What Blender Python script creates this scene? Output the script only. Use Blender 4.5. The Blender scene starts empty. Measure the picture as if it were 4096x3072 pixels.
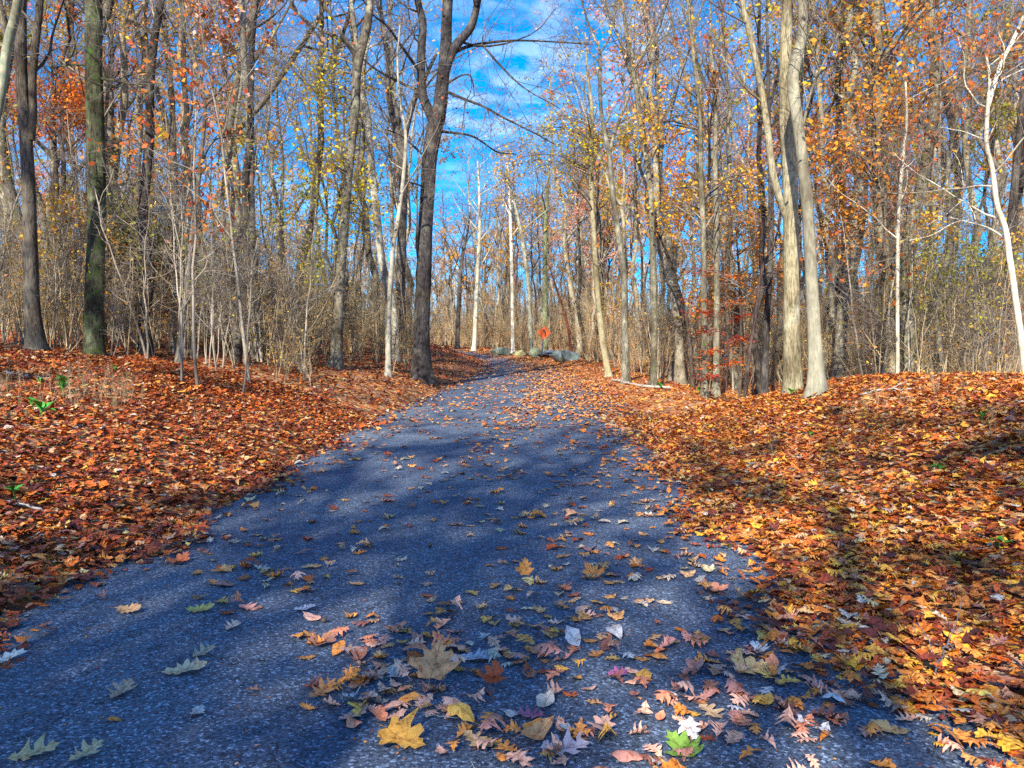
import bpy, math, random
import numpy as np
from mathutils import Vector, Matrix, Euler

SC = bpy.context.scene
COL = SC.collection
R = math.radians

# ------------------------------------------------------------------ camera
F = 3215.0                      # focal length in photo pixels (4096 wide)
CAM_H = 1.5
PITCH = math.atan(86.0 / F)
cam_d = bpy.data.cameras.new("camera")
cam = bpy.data.objects.new("camera", cam_d)
COL.objects.link(cam)
cam.location = (0, 0, CAM_H)
cam.rotation_euler = (R(90) - PITCH, 0, 0)
cam_d.sensor_width = 36.0
cam_d.lens = 36.0 * F / 4096.0
cam_d.clip_start = 0.05
cam_d.clip_end = 2000
SC.camera = cam

# ------------------------------------------------------------------ light
SUN_EL, SUN_AZ = R(33), R(197)      # azimuth measured clockwise from +Y: behind the camera, a little to the left
to_sun = Vector((math.sin(SUN_AZ) * math.cos(SUN_EL), math.cos(SUN_AZ) * math.cos(SUN_EL), math.sin(SUN_EL)))
sun_d = bpy.data.lights.new("sun", 'SUN')
sun_d.energy = 5.0
sun_d.angle = R(0.55)
sun_d.color = (1.0, 0.93, 0.80)
sun = bpy.data.objects.new("sun", sun_d)
COL.objects.link(sun)
sun.rotation_euler = to_sun.to_track_quat('Z', 'Y').to_euler()
sun.location = to_sun * 100

W = bpy.data.worlds.new("World")
SC.world = W
W.use_nodes = True
nt = W.node_tree
nt.nodes.clear()
def wn(t, **k):
    n = nt.nodes.new(t)
    for a, b in k.items():
        setattr(n, a, b)
    return n
wl = nt.links.new
out = wn('ShaderNodeOutputWorld'); bg = wn('ShaderNodeBackground')
sky = wn('ShaderNodeTexSky', sky_type='NISHITA')
sky.sun_disc = False
sky.sun_elevation = SUN_EL
sky.sun_rotation = SUN_AZ
sky.air_density = 1.0; sky.dust_density = 0.3; sky.ozone_density = 2.5
hsv = wn('ShaderNodeHueSaturation')
hsv.inputs['Hue'].default_value = 0.487
hsv.inputs['Saturation'].default_value = 1.62
hsv.inputs['Value'].default_value = 1.45
tint = wn('ShaderNodeMixRGB', blend_type='MULTIPLY'); tint.inputs[0].default_value = 1.0
wl(sky.outputs[0], tint.inputs[1]); tint.inputs[2].default_value = (0.80, 0.88, 1.20, 1)
wl(tint.outputs[0], hsv.inputs['Color'])
tc = wn('ShaderNodeTexCoord')
sep = wn('ShaderNodeSeparateXYZ'); wl(tc.outputs['Generated'], sep.inputs[0])
zz = wn('ShaderNodeMath', operation='MAXIMUM'); wl(sep.outputs[2], zz.inputs[0]); zz.inputs[1].default_value = 0.06
dx = wn('ShaderNodeMath', operation='DIVIDE'); wl(sep.outputs[0], dx.inputs[0]); wl(zz.outputs[0], dx.inputs[1])
dy = wn('ShaderNodeMath', operation='DIVIDE'); wl(sep.outputs[1], dy.inputs[0]); wl(zz.outputs[0], dy.inputs[1])
cmb = wn('ShaderNodeCombineXYZ'); wl(dx.outputs[0], cmb.inputs[0]); wl(dy.outputs[0], cmb.inputs[1])
n1 = wn('ShaderNodeTexNoise'); n1.inputs['Scale'].default_value = 0.55; n1.inputs['Detail'].default_value = 4
wl(cmb.outputs[0], n1.inputs['Vector'])
n2 = wn('ShaderNodeTexNoise'); n2.inputs['Scale'].default_value = 6.0; n2.inputs['Detail'].default_value = 5
n2.inputs['Distortion'].default_value = 0.6
wl(cmb.outputs[0], n2.inputs['Vector'])
# broad cover, thickest straight ahead and on the far right
r1 = wn('ShaderNodeMapRange'); wl(n1.outputs[0], r1.inputs[0])
r1.inputs[1].default_value = 0.42; r1.inputs[2].default_value = 0.62
r2 = wn('ShaderNodeMapRange'); wl(n2.outputs[0], r2.inputs[0])
r2.inputs[1].default_value = 0.40; r2.inputs[2].default_value = 0.62
mm = wn('ShaderNodeMath', operation='MULTIPLY'); wl(r1.outputs[0], mm.inputs[0]); wl(r2.outputs[0], mm.inputs[1])
m3 = wn('ShaderNodeMath', operation='MULTIPLY'); wl(mm.outputs[0], m3.inputs[0]); m3.inputs[1].default_value = 0.42
mix = wn('ShaderNodeMixRGB'); wl(m3.outputs[0], mix.inputs[0]); wl(hsv.outputs[0], mix.inputs[1])
mix.inputs[2].default_value = (9.0, 9.8, 10.0, 1)
wl(mix.outputs[0], bg.inputs['Color'])
bg.inputs['Strength'].default_value = 0.085
wl(bg.outputs[0], out.inputs[0])

SC.view_settings.view_transform = 'Standard'
SC.view_settings.look = 'None'
SC.view_settings.gamma = 1.0
SC.view_settings.exposure = 1.0
SC.render.engine = 'CYCLES'
SC.cycles.max_bounces = 5
SC.cycles.diffuse_bounces = 3
SC.cycles.glossy_bounces = 2
SC.cycles.transmission_bounces = 3
SC.cycles.use_denoising = False
SC.cycles.caustics_reflective = False
SC.cycles.caustics_refractive = False

rng = np.random.default_rng(7)
rnd = random.Random(11)

# ------------------------------------------------------------------ materials
def new_mat(name):
    m = bpy.data.materials.new(name)
    m.use_nodes = True
    return m, m.node_tree, m.node_tree.nodes['Principled BSDF']

def node(t, kind, **k):
    n = t.nodes.new(kind)
    for a, b in k.items():
        setattr(n, a, b)
    return n

def ramp(t, stops, fac=None, interp='LINEAR'):
    n = t.nodes.new('ShaderNodeValToRGB')
    n.color_ramp.interpolation = interp
    e = n.color_ramp.elements
    e[0].position, e[0].color = stops[0][0], (*stops[0][1], 1)
    e[1].position, e[1].color = stops[-1][0], (*stops[-1][1], 1)
    for p, c in stops[1:-1]:
        x = e.new(p); x.color = (*c, 1)
    if fac is not None:
        t.links.new(fac, n.inputs[0])
    return n

def noise(t, vec, scale, detail=4, rough=0.6, dist=0.0):
    n = t.nodes.new('ShaderNodeTexNoise')
    n.inputs['Scale'].default_value = scale
    n.inputs['Detail'].default_value = detail
    n.inputs['Roughness'].default_value = rough
    n.inputs['Distortion'].default_value = dist
    if vec is not None:
        t.links.new(vec, n.inputs['Vector'])
    return n

def mixc(t, fac, a, b, mode='MIX'):
    n = t.nodes.new('ShaderNodeMixRGB'); n.blend_type = mode
    for i, v in enumerate((fac, a, b)):
        if isinstance(v, bpy.types.NodeSocket):
            t.links.new(v, n.inputs[i])
        elif isinstance(v, (int, float)):
            n.inputs[i].default_value = v
        else:
            n.inputs[i].default_value = (*v, 1)
    return n

def bump(t, b, height, strength, dist):
    n = t.nodes.new('ShaderNodeBump')
    n.inputs['Strength'].default_value = strength
    n.inputs['Distance'].default_value = dist
    t.links.new(height, n.inputs['Height'])
    t.links.new(n.outputs[0], b.inputs['Normal'])

def bark_mat(name, furrow=1.0, patch=(0.15, 0.14, 0.11), moss=0.0, lowcol=None):
    """bark: the object colour is the bark's own tone, with furrows, lichen patches and moss"""
    m, t, b = new_mat(name)
    oi = node(t, 'ShaderNodeObjectInfo')
    geo = node(t, 'ShaderNodeNewGeometry')
    mp = node(t, 'ShaderNodeMapping'); t.links.new(geo.outputs['Position'], mp.inputs['Vector'])
    mp.inputs['Scale'].default_value = (1, 1, 0.13)
    f = noise(t, mp.outputs[0], 42, 5, 0.65, 0.4)
    fr = ramp(t, [(0.36, (0.13, 0.12, 0.12)), (0.50, (0.72, 0.72, 0.72)), (0.66, (1.3, 1.28, 1.22))], f.outputs[0])
    c = mixc(t, furrow, (1, 1, 1), fr.outputs[0])
    c2 = mixc(t, 1.0, oi.outputs['Color'], c.outputs[0], 'MULTIPLY')
    mp2 = node(t, 'ShaderNodeMapping'); t.links.new(geo.outputs['Position'], mp2.inputs['Vector'])
    mp2.inputs['Scale'].default_value = (1, 1, 0.55)
    p = noise(t, mp2.outputs[0], 3.6, 5, 0.7)
    pr = ramp(t, [(0.50, (0, 0, 0)), (0.64, (0.75, 0.75, 0.75))], p.outputs[0])
    c3 = mixc(t, pr.outputs[0], c2.outputs[0], patch)
    p2 = noise(t, mp2.outputs[0], 1.7, 4, 0.7)
    pr2 = ramp(t, [(0.38, (0.42, 0.36, 0.30)), (0.56, (1.2, 1.2, 1.16))], p2.outputs[0])
    c4 = mixc(t, 0.8, c3.outputs[0], pr2.outputs[0], 'MULTIPLY')
    last = c4
    if moss > 0:
        q = noise(t, geo.outputs['Position'], 5.5, 6, 0.75)
        qr = ramp(t, [(0.60 - 0.25 * moss, (0, 0, 0)), (0.72 - 0.2 * moss, (1, 1, 1))], q.outputs[0])
        last = mixc(t, qr.outputs[0], c4.outputs[0], (0.055, 0.095, 0.022))
    t.links.new(last.outputs[0], b.inputs['Base Color'])
    b.inputs['Roughness'].default_value = 0.9
    b.inputs['Specular IOR Level'].default_value = 0.15
    bump(t, b, f.outputs[0], 0.9 * max(furrow, 0.25), 0.03)
    return m

M_BARK = bark_mat('bark_furrowed', 0.95)
M_SMOOTH = bark_mat('bark_smooth', 0.35, patch=(0.38, 0.35, 0.25))
M_MOSSY = bark_mat('bark_mossy', 1.0, moss=0.35, patch=(0.20, 0.22, 0.12))
M_LICHEN = bark_mat('bark_lichen', 0.75, moss=0.2, patch=(0.40, 0.37, 0.27))

def twig_mat():
    m, t, b = new_mat('twig_bark')
    geo = node(t, 'ShaderNodeNewGeometry')
    n = noise(t, geo.outputs['Position'], 2.3, 3)
    r = ramp(t, [(0.38, (0.055, 0.042, 0.038)), (0.62, (0.26, 0.22, 0.17))], n.outputs[0])
    t.links.new(r.outputs[0], b.inputs['Base Color'])
    b.inputs['Roughness'].default_value = 0.85
    return m
M_TWIG = twig_mat()

def foliage_mat():
    """hanging autumn leaves: the object colour is the tree's leaf colour; every leaf varies around it"""
    m, t, b = new_mat('autumn_foliage')
    oi = node(t, 'ShaderNodeObjectInfo')
    at = node(t, 'ShaderNodeAttribute'); at.attribute_name = 'tone'
    h = node(t, 'ShaderNodeHueSaturation')
    t.links.new(oi.outputs['Color'], h.inputs['Color'])
    mr = node(t, 'ShaderNodeMapRange'); t.links.new(at.outputs['Fac'], mr.inputs[0])
    mr.inputs[3].default_value = 0.475; mr.inputs[4].default_value = 0.53
    t.links.new(mr.outputs[0], h.inputs['Hue'])
    at2 = node(t, 'ShaderNodeAttribute'); at2.attribute_name = 'tone2'
    mr2 = node(t, 'ShaderNodeMapRange'); t.links.new(at2.outputs['Fac'], mr2.inputs[0])
    mr2.inputs[3].default_value = 0.65; mr2.inputs[4].default_value = 1.5
    t.links.new(mr2.outputs[0], h.inputs['Value'])
    t.links.new(h.outputs[0], b.inputs['Base Color'])
    b.inputs['Roughness'].default_value = 0.6
    b.inputs['Specular IOR Level'].default_value = 0.3
    tr = node(t, 'ShaderNodeBsdfTranslucent'); t.links.new(h.outputs[0], tr.inputs['Color'])
    ms = node(t, 'ShaderNodeMixShader'); ms.inputs[0].default_value = 0.45
    o = t.nodes['Material Output']
    t.links.new(b.outputs[0], ms.inputs[1]); t.links.new(tr.outputs[0], ms.inputs[2])
    t.links.new(ms.outputs[0], o.inputs['Surface'])
    return m
M_FOL = foliage_mat()

LEAF_STOPS = [(0.0, (0.075, 0.020, 0.016)), (0.12, (0.24, 0.045, 0.022)), (0.26, (0.55, 0.11, 0.018)), (0.42, (0.78, 0.23, 0.025)),
              (0.56, (0.80, 0.34, 0.07)), (0.68, (0.72, 0.42, 0.20)), (0.78, (0.46, 0.18, 0.13)), (0.87, (0.90, 0.46, 0.04)),
              (0.94, (0.62, 0.54, 0.46)), (1.0, (0.85, 0.62, 0.10))]

def litter_mat():
    m, t, b = new_mat('fallen_leaf_litter')
    at = node(t, 'ShaderNodeAttribute'); at.attribute_name = 'tone'
    r = ramp(t, LEAF_STOPS, at.outputs['Fac'])
    geo = node(t, 'ShaderNodeNewGeometry')
    n = noise(t, geo.outputs['Position'], 60, 3)
    nr = ramp(t, [(0.38, (0.40, 0.34, 0.32)), (0.58, (1.05, 1.05, 1.05))], n.outputs[0])
    c = mixc(t, 1.0, r.outputs[0], nr.outputs[0], 'MULTIPLY')
    t.links.new(c.outputs[0], b.inputs['Base Color'])
    b.inputs['Roughness'].default_value = 0.5
    b.inputs['Specular IOR Level'].default_value = 0.4
    return m
M_LITTER = litter_mat()

def single_leaf_mat():
    m, t, b = new_mat('dry_leaf')
    oi = node(t, 'ShaderNodeObjectInfo')
    tcn = node(t, 'ShaderNodeTexCoord')
    # midrib and side veins in the leaf's own length/width coordinates
    sp = node(t, 'ShaderNodeSeparateXYZ'); t.links.new(tcn.outputs['Object'], sp.inputs[0])
    ab = node(t, 'ShaderNodeMath', operation='ABSOLUTE'); t.links.new(sp.outputs[1], ab.inputs[0])
    lt = node(t, 'ShaderNodeMath', operation='LESS_THAN'); t.links.new(ab.outputs[0], lt.inputs[0]); lt.inputs[1].default_value = 0.012
    su = node(t, 'ShaderNodeMath', operation='SUBTRACT'); t.links.new(sp.outputs[0], su.inputs[0]); t.links.new(ab.outputs[0], su.inputs[1])
    mu = node(t, 'ShaderNodeMath', operation='MULTIPLY'); t.links.new(su.outputs[0], mu.inputs[0]); mu.inputs[1].default_value = 7.0
    fr = node(t, 'ShaderNodeMath', operation='FRACT'); t.links.new(mu.outputs[0], fr.inputs[0])
    l2 = node(t, 'ShaderNodeMath', operation='LESS_THAN'); t.links.new(fr.outputs[0], l2.inputs[0]); l2.inputs[1].default_value = 0.10
    mx = node(t, 'ShaderNodeMath', operation='MAXIMUM'); t.links.new(lt.outputs[0], mx.inputs[0])
    l3 = node(t, 'ShaderNodeMath', operation='MULTIPLY'); t.links.new(l2.outputs[0], l3.inputs[0]); l3.inputs[1].default_value = 0.5
    t.links.new(l3.outputs[0], mx.inputs[1])
    n = noise(t, tcn.outputs['Object'], 6, 5, 0.7)
    nr = ramp(t, [(0.36, (0.28, 0.20, 0.17)), (0.44, (0.75, 0.68, 0.62)), (0.55, (1.0, 1.0, 1.0)), (0.7, (1.25, 1.2, 1.12))], n.outputs[0])
    c = mixc(t, 1.0, oi.outputs['Color'], nr.outputs[0], 'MULTIPLY')
    v = mixc(t, 0.45, c.outputs[0], (0.15, 0.06, 0.03))
    c2 = mixc(t, mx.outputs[0], c.outputs[0], v.outputs[0])
    t.links.new(c2.outputs[0], b.inputs['Base Color'])
    b.inputs['Roughness'].default_value = 0.5
    b.inputs['Specular IOR Level'].default_value = 0.35
    return m
M_LEAF = single_leaf_mat()

def asphalt_mat():
    m, t, b = new_mat('asphalt')
    geo = node(t, 'ShaderNodeNewGeometry'); P = geo.outputs['Position']
    big = noise(t, P, 0.7, 5, 0.6)
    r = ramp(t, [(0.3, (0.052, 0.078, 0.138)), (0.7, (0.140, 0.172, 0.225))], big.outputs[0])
    v = node(t, 'ShaderNodeTexVoronoi'); v.inputs['Scale'].default_value = 95
    t.links.new(P, v.inputs['Vector'])
    sp = node(t, 'ShaderNodeSeparateColor'); t.links.new(v.outputs['Color'], sp.inputs[0])
    st = ramp(t, [(0.0, (0.30, 0.30, 0.33)), (0.5, (0.85, 0.85, 0.85)), (0.86, (1.3, 1.3, 1.25)), (1.0, (3.6, 3.5, 3.2))], sp.outputs[0])
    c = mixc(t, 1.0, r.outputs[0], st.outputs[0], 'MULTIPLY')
    fine = noise(t, P, 260, 3, 0.7)
    fr = ramp(t, [(0.35, (0.45, 0.45, 0.45)), (0.65, (1.45, 1.45, 1.45))], fine.outputs[0])
    c2 = mixc(t, 0.8, c.outputs[0], fr.outputs[0], 'MULTIPLY')
    cr = noise(t, P, 1.1, 6, 0.6)
    # hairline cracks
    s1 = node(t, 'ShaderNodeMath', operation='SUBTRACT'); t.links.new(cr.outputs[0], s1.inputs[0]); s1.inputs[1].default_value = 0.5
    s2 = node(t, 'ShaderNodeMath', operation='ABSOLUTE'); t.links.new(s1.outputs[0], s2.inputs[0])
    s3 = node(t, 'ShaderNodeMath', operation='LESS_THAN'); t.links.new(s2.outputs[0], s3.inputs[0]); s3.inputs[1].default_value = 0.0022
    c3 = mixc(t, s3.outputs[0], c2.outputs[0], (0.02, 0.022, 0.03))
    t.links.new(c3.outputs[0], b.inputs['Base Color'])
    b.inputs['Roughness'].default_value = 0.75
    b.inputs['Specular IOR Level'].default_value = 0.35
    bump(t, b, fine.outputs[0], 0.5, 0.01)
    return m
M_ASPH = asphalt_mat()

def ground_mat():
    m, t, b = new_mat('forest_floor')
    geo = node(t, 'ShaderNodeNewGeometry'); P = geo.outputs['Position']
    v = node(t, 'ShaderNodeTexVoronoi'); v.inputs['Scale'].default_value = 13
    w = noise(t, P, 9, 3)
    wv = node(t, 'ShaderNodeVectorMath', operation='MULTIPLY_ADD')
    t.links.new(w.outputs['Color'], wv.inputs[0]); wv.inputs[1].default_value = (0.12, 0.12, 0.12); t.links.new(P, wv.inputs[2])
    t.links.new(wv.outputs[0], v.inputs['Vector'])
    sp = node(t, 'ShaderNodeSeparateColor'); t.links.new(v.outputs['Color'], sp.inputs[0])
    r = ramp(t, [(p, tuple(0.75 * x for x in c)) for p, c in LEAF_STOPS], sp.outputs[0])
    soil = noise(t, P, 1.6, 5, 0.7)
    sr = ramp(t, [(0.52, (0, 0, 0)), (0.66, (0.8, 0.8, 0.8))], soil.outputs[0])
    c = mixc(t, sr.outputs[0], r.outputs[0], (0.10, 0.055, 0.03))
    t.links.new(c.outputs[0], b.inputs['Base Color'])
    b.inputs['Roughness'].default_value = 0.9
    bump(t, b, v.outputs['Distance'], 0.6, 0.06)
    return m
M_GROUND = ground_mat()

def rock_mat():
    m, t, b = new_mat('lichen_rock')
    oi = node(t, 'ShaderNodeObjectInfo')
    geo = node(t, 'ShaderNodeNewGeometry'); P = geo.outputs['Position']
    a = noise(t, P, 2.5, 6, 0.7, 0.5)
    ar = ramp(t, [(0.3, (0.35, 0.35, 0.38)), (0.5, (0.9, 0.9, 0.9)), (0.7, (1.6, 1.6, 1.5))], a.outputs[0])
    c = mixc(t, 1.0, oi.outputs['Color'], ar.outputs[0], 'MULTIPLY')
    q = noise(t, P, 4.5, 5, 0.7)
    qr = ramp(t, [(0.52, (0, 0, 0)), (0.62, (0.7, 0.7, 0.7))], q.outputs[0])
    c2 = mixc(t, qr.outputs[0], c.outputs[0], (0.20, 0.24, 0.08))
    t.links.new(c2.outputs[0], b.inputs['Base Color'])
    b.inputs['Roughness'].default_value = 0.9
    bump(t, b, a.outputs[0], 0.8, 0.12)
    return m
M_ROCK = rock_mat()

def plain(name, col, rough=0.6, metal=0.0, var=0.25, scale=20):
    m, t, b = new_mat(name)
    geo = node(t, 'ShaderNodeNewGeometry')
    n = noise(t, geo.outputs['Position'], scale, 4)
    r = ramp(t, [(0.3, tuple(x * (1 - var) for x in col)), (0.7, tuple(x * (1 + var) for x in col))], n.outputs[0])
    t.links.new(r.outputs[0], b.inputs['Base Color'])
    b.inputs['Roughness'].default_value = rough
    b.inputs['Metallic'].default_value = metal
    return m
M_ORANGE = plain('sign_orange', (0.62, 0.10, 0.008), 0.35, 0, 0.15, 6)
M_BLACK = plain('sign_black', (0.012, 0.012, 0.014), 0.4)
M_POST = plain('galvanised_post', (0.16, 0.18, 0.24), 0.45, 0.6)
M_GREEN = plain('green_leaf', (0.06, 0.30, 0.03), 0.5, 0, 0.4, 30)
M_STICK = plain('dead_wood', (0.42, 0.38, 0.33), 0.85, 0, 0.4, 14)
M_ACORN = plain('nut_shell', (0.55, 0.45, 0.30), 0.4, 0, 0.3, 60)
M_ACORN_D = plain('nut_husk', (0.09, 0.055, 0.03), 0.6, 0, 0.3, 60)
M_BRANCHLITTER = plain('brush_stem', (0.34, 0.26, 0.15), 0.85, 0, 0.85, 1.2)

# ------------------------------------------------------------------ terrain
def sstep(a, b, x):
    t = np.clip((x - a) / (b - a), 0, 1)
    return t * t * (3 - 2 * t)

ZK = [-60, 0, 8, 15, 26, 39, 50, 60, 70, 80, 95]
XC = [-0.6, -0.62, -0.55, -0.25, 0.45, 0.75, -0.2, -2.2, -6.0, -12.5, -24]
HW = [2.35, 2.35, 2.5, 2.85, 2.65, 2.1, 1.85, 1.9, 2.0, 2.1, 2.3]
GZ = [-60, -5, 0, 8, 17, 26, 40, 50, 60, 70, 85, 110, 160, 400]
GH = [-0.5, 0, 0, 0.02, 0.31, 0.68, 1.22, 1.62, 2.1, 2.62, 3.2, 4.3, 7.5, 17]
def road_c(y): return np.interp(y, ZK, XC)
def road_w(y): return np.interp(y, ZK, HW)
def vnoise(x, y):
    return (np.sin(x * 1.3 + 2.1 * np.sin(y * 0.7)) * np.cos(y * 1.1 + 1.7 * np.sin(x * 0.9)) * 0.5
            + np.sin(x * 3.1 + y * 2.3) * 0.25 + np.sin(x * 0.31 - y * 0.27) * 0.6)

def height(x, y):
    x = np.asarray(x, float); y = np.asarray(y, float)
    g = np.interp(y, GZ, GH)
    c, w = road_c(y), road_w(y)
    dl = np.maximum(c - w - x, 0)
    dr = np.maximum(x - (c + w), 0)
    near = 0.30 + 0.70 * sstep(2, 14, y)
    left = near * 1.35 * (1 - np.exp(-dl / 3.0)) + 0.03 * dl
    mound = 1.10 * sstep(0.1, 4.4, dr) * (1 - sstep(14.5, 20.5, y + 0.3 * (x - 5))) * (1 - 0.85 * sstep(7.6, 13, x)) * (0.5 + 0.5 * sstep(1, 7, y))
    far = sstep(15, 22, y)
    right = far * (0.12 * sstep(0, 1, dr) - 0.55 * sstep(1.2, 5, dr) + 0.085 * np.maximum(dr - 4, 0) ** 1.0)
    right = np.where(dr > 0, right, 0)
    off = sstep(0.2, 1.6, np.maximum(dl, dr))
    return g + left + mound + np.minimum(right, 3.5) + off * 0.07 * vnoise(x, y)

def H(x, y): return float(height(x, y))

cp, sp_ = math.cos(PITCH), math.sin(PITCH)
def ray(px, py):
    a, b = (px - 2048) / F, (1536 - py) / F      # right, up in camera
    return np.array([a, cp + b * sp_, -sp_ + b * cp])
def at_depth(px, py, Y):
    d = ray(px, py); k = Y / d[1]
    return np.array([0, 0, CAM_H]) + d * k
def at(px, py):
    d = ray(px, py)
    y0 = 1.5
    for i in range(4000):
        y1 = y0 * 1.003 + 0.005
        p = d * (y1 / d[1])
        if CAM_H + p[2] <= H(p[0], p[1]):
            break
        y0 = y1
        if y0 > 200: break
    p = d * (y1 / d[1])
    return np.array([p[0], p[1], H(p[0], p[1])])
def project(p):
    v = np.asarray(p, float) - np.array([0, 0, CAM_H])
    dep = v[1] * cp - v[2] * sp_
    up = v[1] * sp_ + v[2] * cp
    if dep <= 0.01: return None
    return 2048 + F * v[0] / dep, 1536 - F * up / dep, dep

# ------------------------------------------------------------------ mesh helpers
def make_mesh(name, verts, quads=None, tris=None, mats=(), fmat=None, attrs=None, smooth=True):
    me = bpy.data.meshes.new(name)
    verts = np.asarray(verts, np.float32)
    loops, starts, n = [], [], 0
    nq = 0 if quads is None else len(quads)
    ntr = 0 if tris is None else len(tris)
    arr = []
    if nq: arr.append(np.asarray(quads, np.int32).ravel())
    if ntr: arr.append(np.asarray(tris, np.int32).ravel())
    li = np.concatenate(arr)
    st = np.concatenate([np.arange(nq) * 4, nq * 4 + np.arange(ntr) * 3]).astype(np.int32)
    me.vertices.add(len(verts)); me.vertices.foreach_set('co', verts.ravel())
    me.loops.add(len(li)); me.loops.foreach_set('vertex_index', li)
    me.polygons.add(nq + ntr); me.polygons.foreach_set('loop_start', st)
    for m in mats: me.materials.append(m)
    if fmat is not None: me.polygons.foreach_set('material_index', np.asarray(fmat, np.int32))
    if smooth: me.polygons.foreach_set('use_smooth', np.ones(nq + ntr, bool))
    me.update(calc_edges=True)
    for k, v in (attrs or {}).items():
        a = me.attributes.new(k, 'FLOAT', 'FACE')
        a.data.foreach_set('value', np.asarray(v, np.float32))
    me.validate()
    return me

def obj(name, me, parent=None, color=None, loc=None):
    o = bpy.data.objects.new(name, me)
    COL.objects.link(o)
    if parent is not None: o.parent = parent
    if color is not None: o.color = (*color, 1)
    if loc is not None: o.location = loc
    return o

def empty(name, loc):
    o = bpy.data.objects.new(name, None)
    COL.objects.link(o); o.location = loc
    return o

def tag(o, label=None, cat=None, group=None, kind=None):
    for k, v in (('label', label), ('category', cat), ('group', group), ('kind', kind)):
        if v: o[k] = v
    return o

class Geo:
    def __init__(s): s.v, s.q, s.t, s.fq, s.ft, s.n = [], [], [], [], [], 0
    def add(s, v, q=None, t=None, mi=0, aq=None, at_=None):
        s.v.append(v)
        if q is not None and len(q): s.q.append(q + s.n); s.fq.append(np.full(len(q), mi))
        if t is not None and len(t): s.t.append(t + s.n); s.ft.append(np.full(len(t), mi))
        s.n += len(v)
    def mesh(s, name, mats, attr=None, smooth=True):
        q = np.concatenate(s.q) if s.q else None
        t = np.concatenate(s.t) if s.t else None
        fm = np.concatenate(s.fq + s.ft)
        n = len(fm)
        a = {'tone': rng.random(n), 'tone2': rng.random(n)} if attr is None else attr
        return make_mesh(name, np.concatenate(s.v), q, t, mats, fm, a, smooth)

def tubes(P, Rr, k):
    """P (B,n,3) centre lines, Rr (B,n) radii -> verts, quads of k-sided tubes"""
    B, n, _ = P.shape
    T = np.gradient(P, axis=1)
    T /= np.linalg.norm(T, axis=2, keepdims=True) + 1e-9
    ref = np.where(np.abs(T[:, :1, 2:3]) > 0.9, np.array([1.0, 0, 0]), np.array([0, 0, 1.0]))
    ref = np.broadcast_to(ref, T.shape)
    U = np.cross(T, ref); U /= np.linalg.norm(U, axis=2, keepdims=True) + 1e-9
    V = np.cross(T, U)
    a = np.arange(k) * 2 * np.pi / k
    ring = P[:, :, None, :] + Rr[:, :, None, None] * (np.cos(a)[:, None] * U[:, :, None, :] + np.sin(a)[:, None] * V[:, :, None, :])
    verts = ring.reshape(-1, 3)
    base = (np.arange(B) * n * k)[:, None, None]
    i = (np.arange(n - 1) * k)[None, :, None]
    j = np.arange(k)[None, None, :]
    j2 = (np.arange(k) + 1) % k
    j2 = j2[None, None, :]
    q = np.stack([base + i + j, base + i + j2, base + i + k + j2, base + i + k + j], -1).reshape(-1, 4)
    return verts, q

def resample(pts, n):
    pts = np.asarray(pts, float)
    d = np.concatenate([[0], np.cumsum(np.linalg.norm(np.diff(pts[:, :3], axis=0), axis=1))])
    # smooth by Catmull-Rom like cubic through numpy interpolation of a fine curve
    m = len(pts)
    ext = np.vstack([2 * pts[0] - pts[1], pts, 2 * pts[-1] - pts[-2]])
    fine, fd = [], []
    for i in range(m - 1):
        p0, p1, p2, p3 = ext[i], ext[i + 1], ext[i + 2], ext[i + 3]
        for s in np.linspace(0, 1, 12, endpoint=False):
            fine.append(0.5 * ((2 * p1) + (-p0 + p2) * s + (2 * p0 - 5 * p1 + 4 * p2 - p3) * s * s + (-p0 + 3 * p1 - 3 * p2 + p3) * s ** 3))
    fine.append(pts[-1]); fine = np.array(fine)
    d = np.concatenate([[0], np.cumsum(np.linalg.norm(np.diff(fine[:, :3], axis=0), axis=1))])
    u = np.linspace(0, d[-1], n)
    return np.stack([np.interp(u, d, fine[:, c]) for c in range(fine.shape[1])], 1)

def children(P, Rr, nc, t0, t1, lfun, ang, n, up, rfrac, wob, r, rmin=0.004):
    """grow nc children on every parent polyline; returns (B*nc, n, 3), radii"""
    B, m, _ = P.shape
    u = t0 + (t1 - t0) * (np.arange(nc)[None, :] + r.random((B, nc))) / nc
    f = u * (m - 1); i = np.clip(f.astype(int), 0, m - 2); w = (f - i)[..., None]
    bi = np.arange(B)[:, None]
    start = P[bi, i] * (1 - w) + P[bi, i + 1] * w
    rad = Rr[bi, i] * (1 - w[..., 0]) + Rr[bi, i + 1] * w[..., 0]
    T = P[bi, i + 1] - P[bi, i]; T /= np.linalg.norm(T, axis=2, keepdims=True) + 1e-9
    rv = r.normal(size=T.shape)
    S = np.cross(T, rv); S /= np.linalg.norm(S, axis=2, keepdims=True) + 1e-9
    a = np.radians(ang[0] + (ang[1] - ang[0]) * r.random((B, nc)))[..., None]
    D = T * np.cos(a) + S * np.sin(a)
    L = lfun(u, r.random((B, nc)))
    r0 = np.maximum(np.minimum(rad * rfrac, rad * 0.95), rmin)
    start = start.reshape(-1, 3); D = D.reshape(-1, 3); L = L.reshape(-1, 1); r0 = r0.reshape(-1)
    pts = [start]; d = D.copy(); p = start
    for s in range(n - 1):
        p = p + d * L / (n - 1)
        pts.append(p)
        d = d + wob * r.normal(size=d.shape) + np.array([0, 0, up])
        d /= np.linalg.norm(d, axis=1, keepdims=True)
    C = np.stack(pts, 1)
    tt = np.linspace(0, 1, n)
    RR = np.maximum(r0[:, None] * (1 - 0.8 * tt)[None], rmin * 0.7)
    return C, RR

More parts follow.
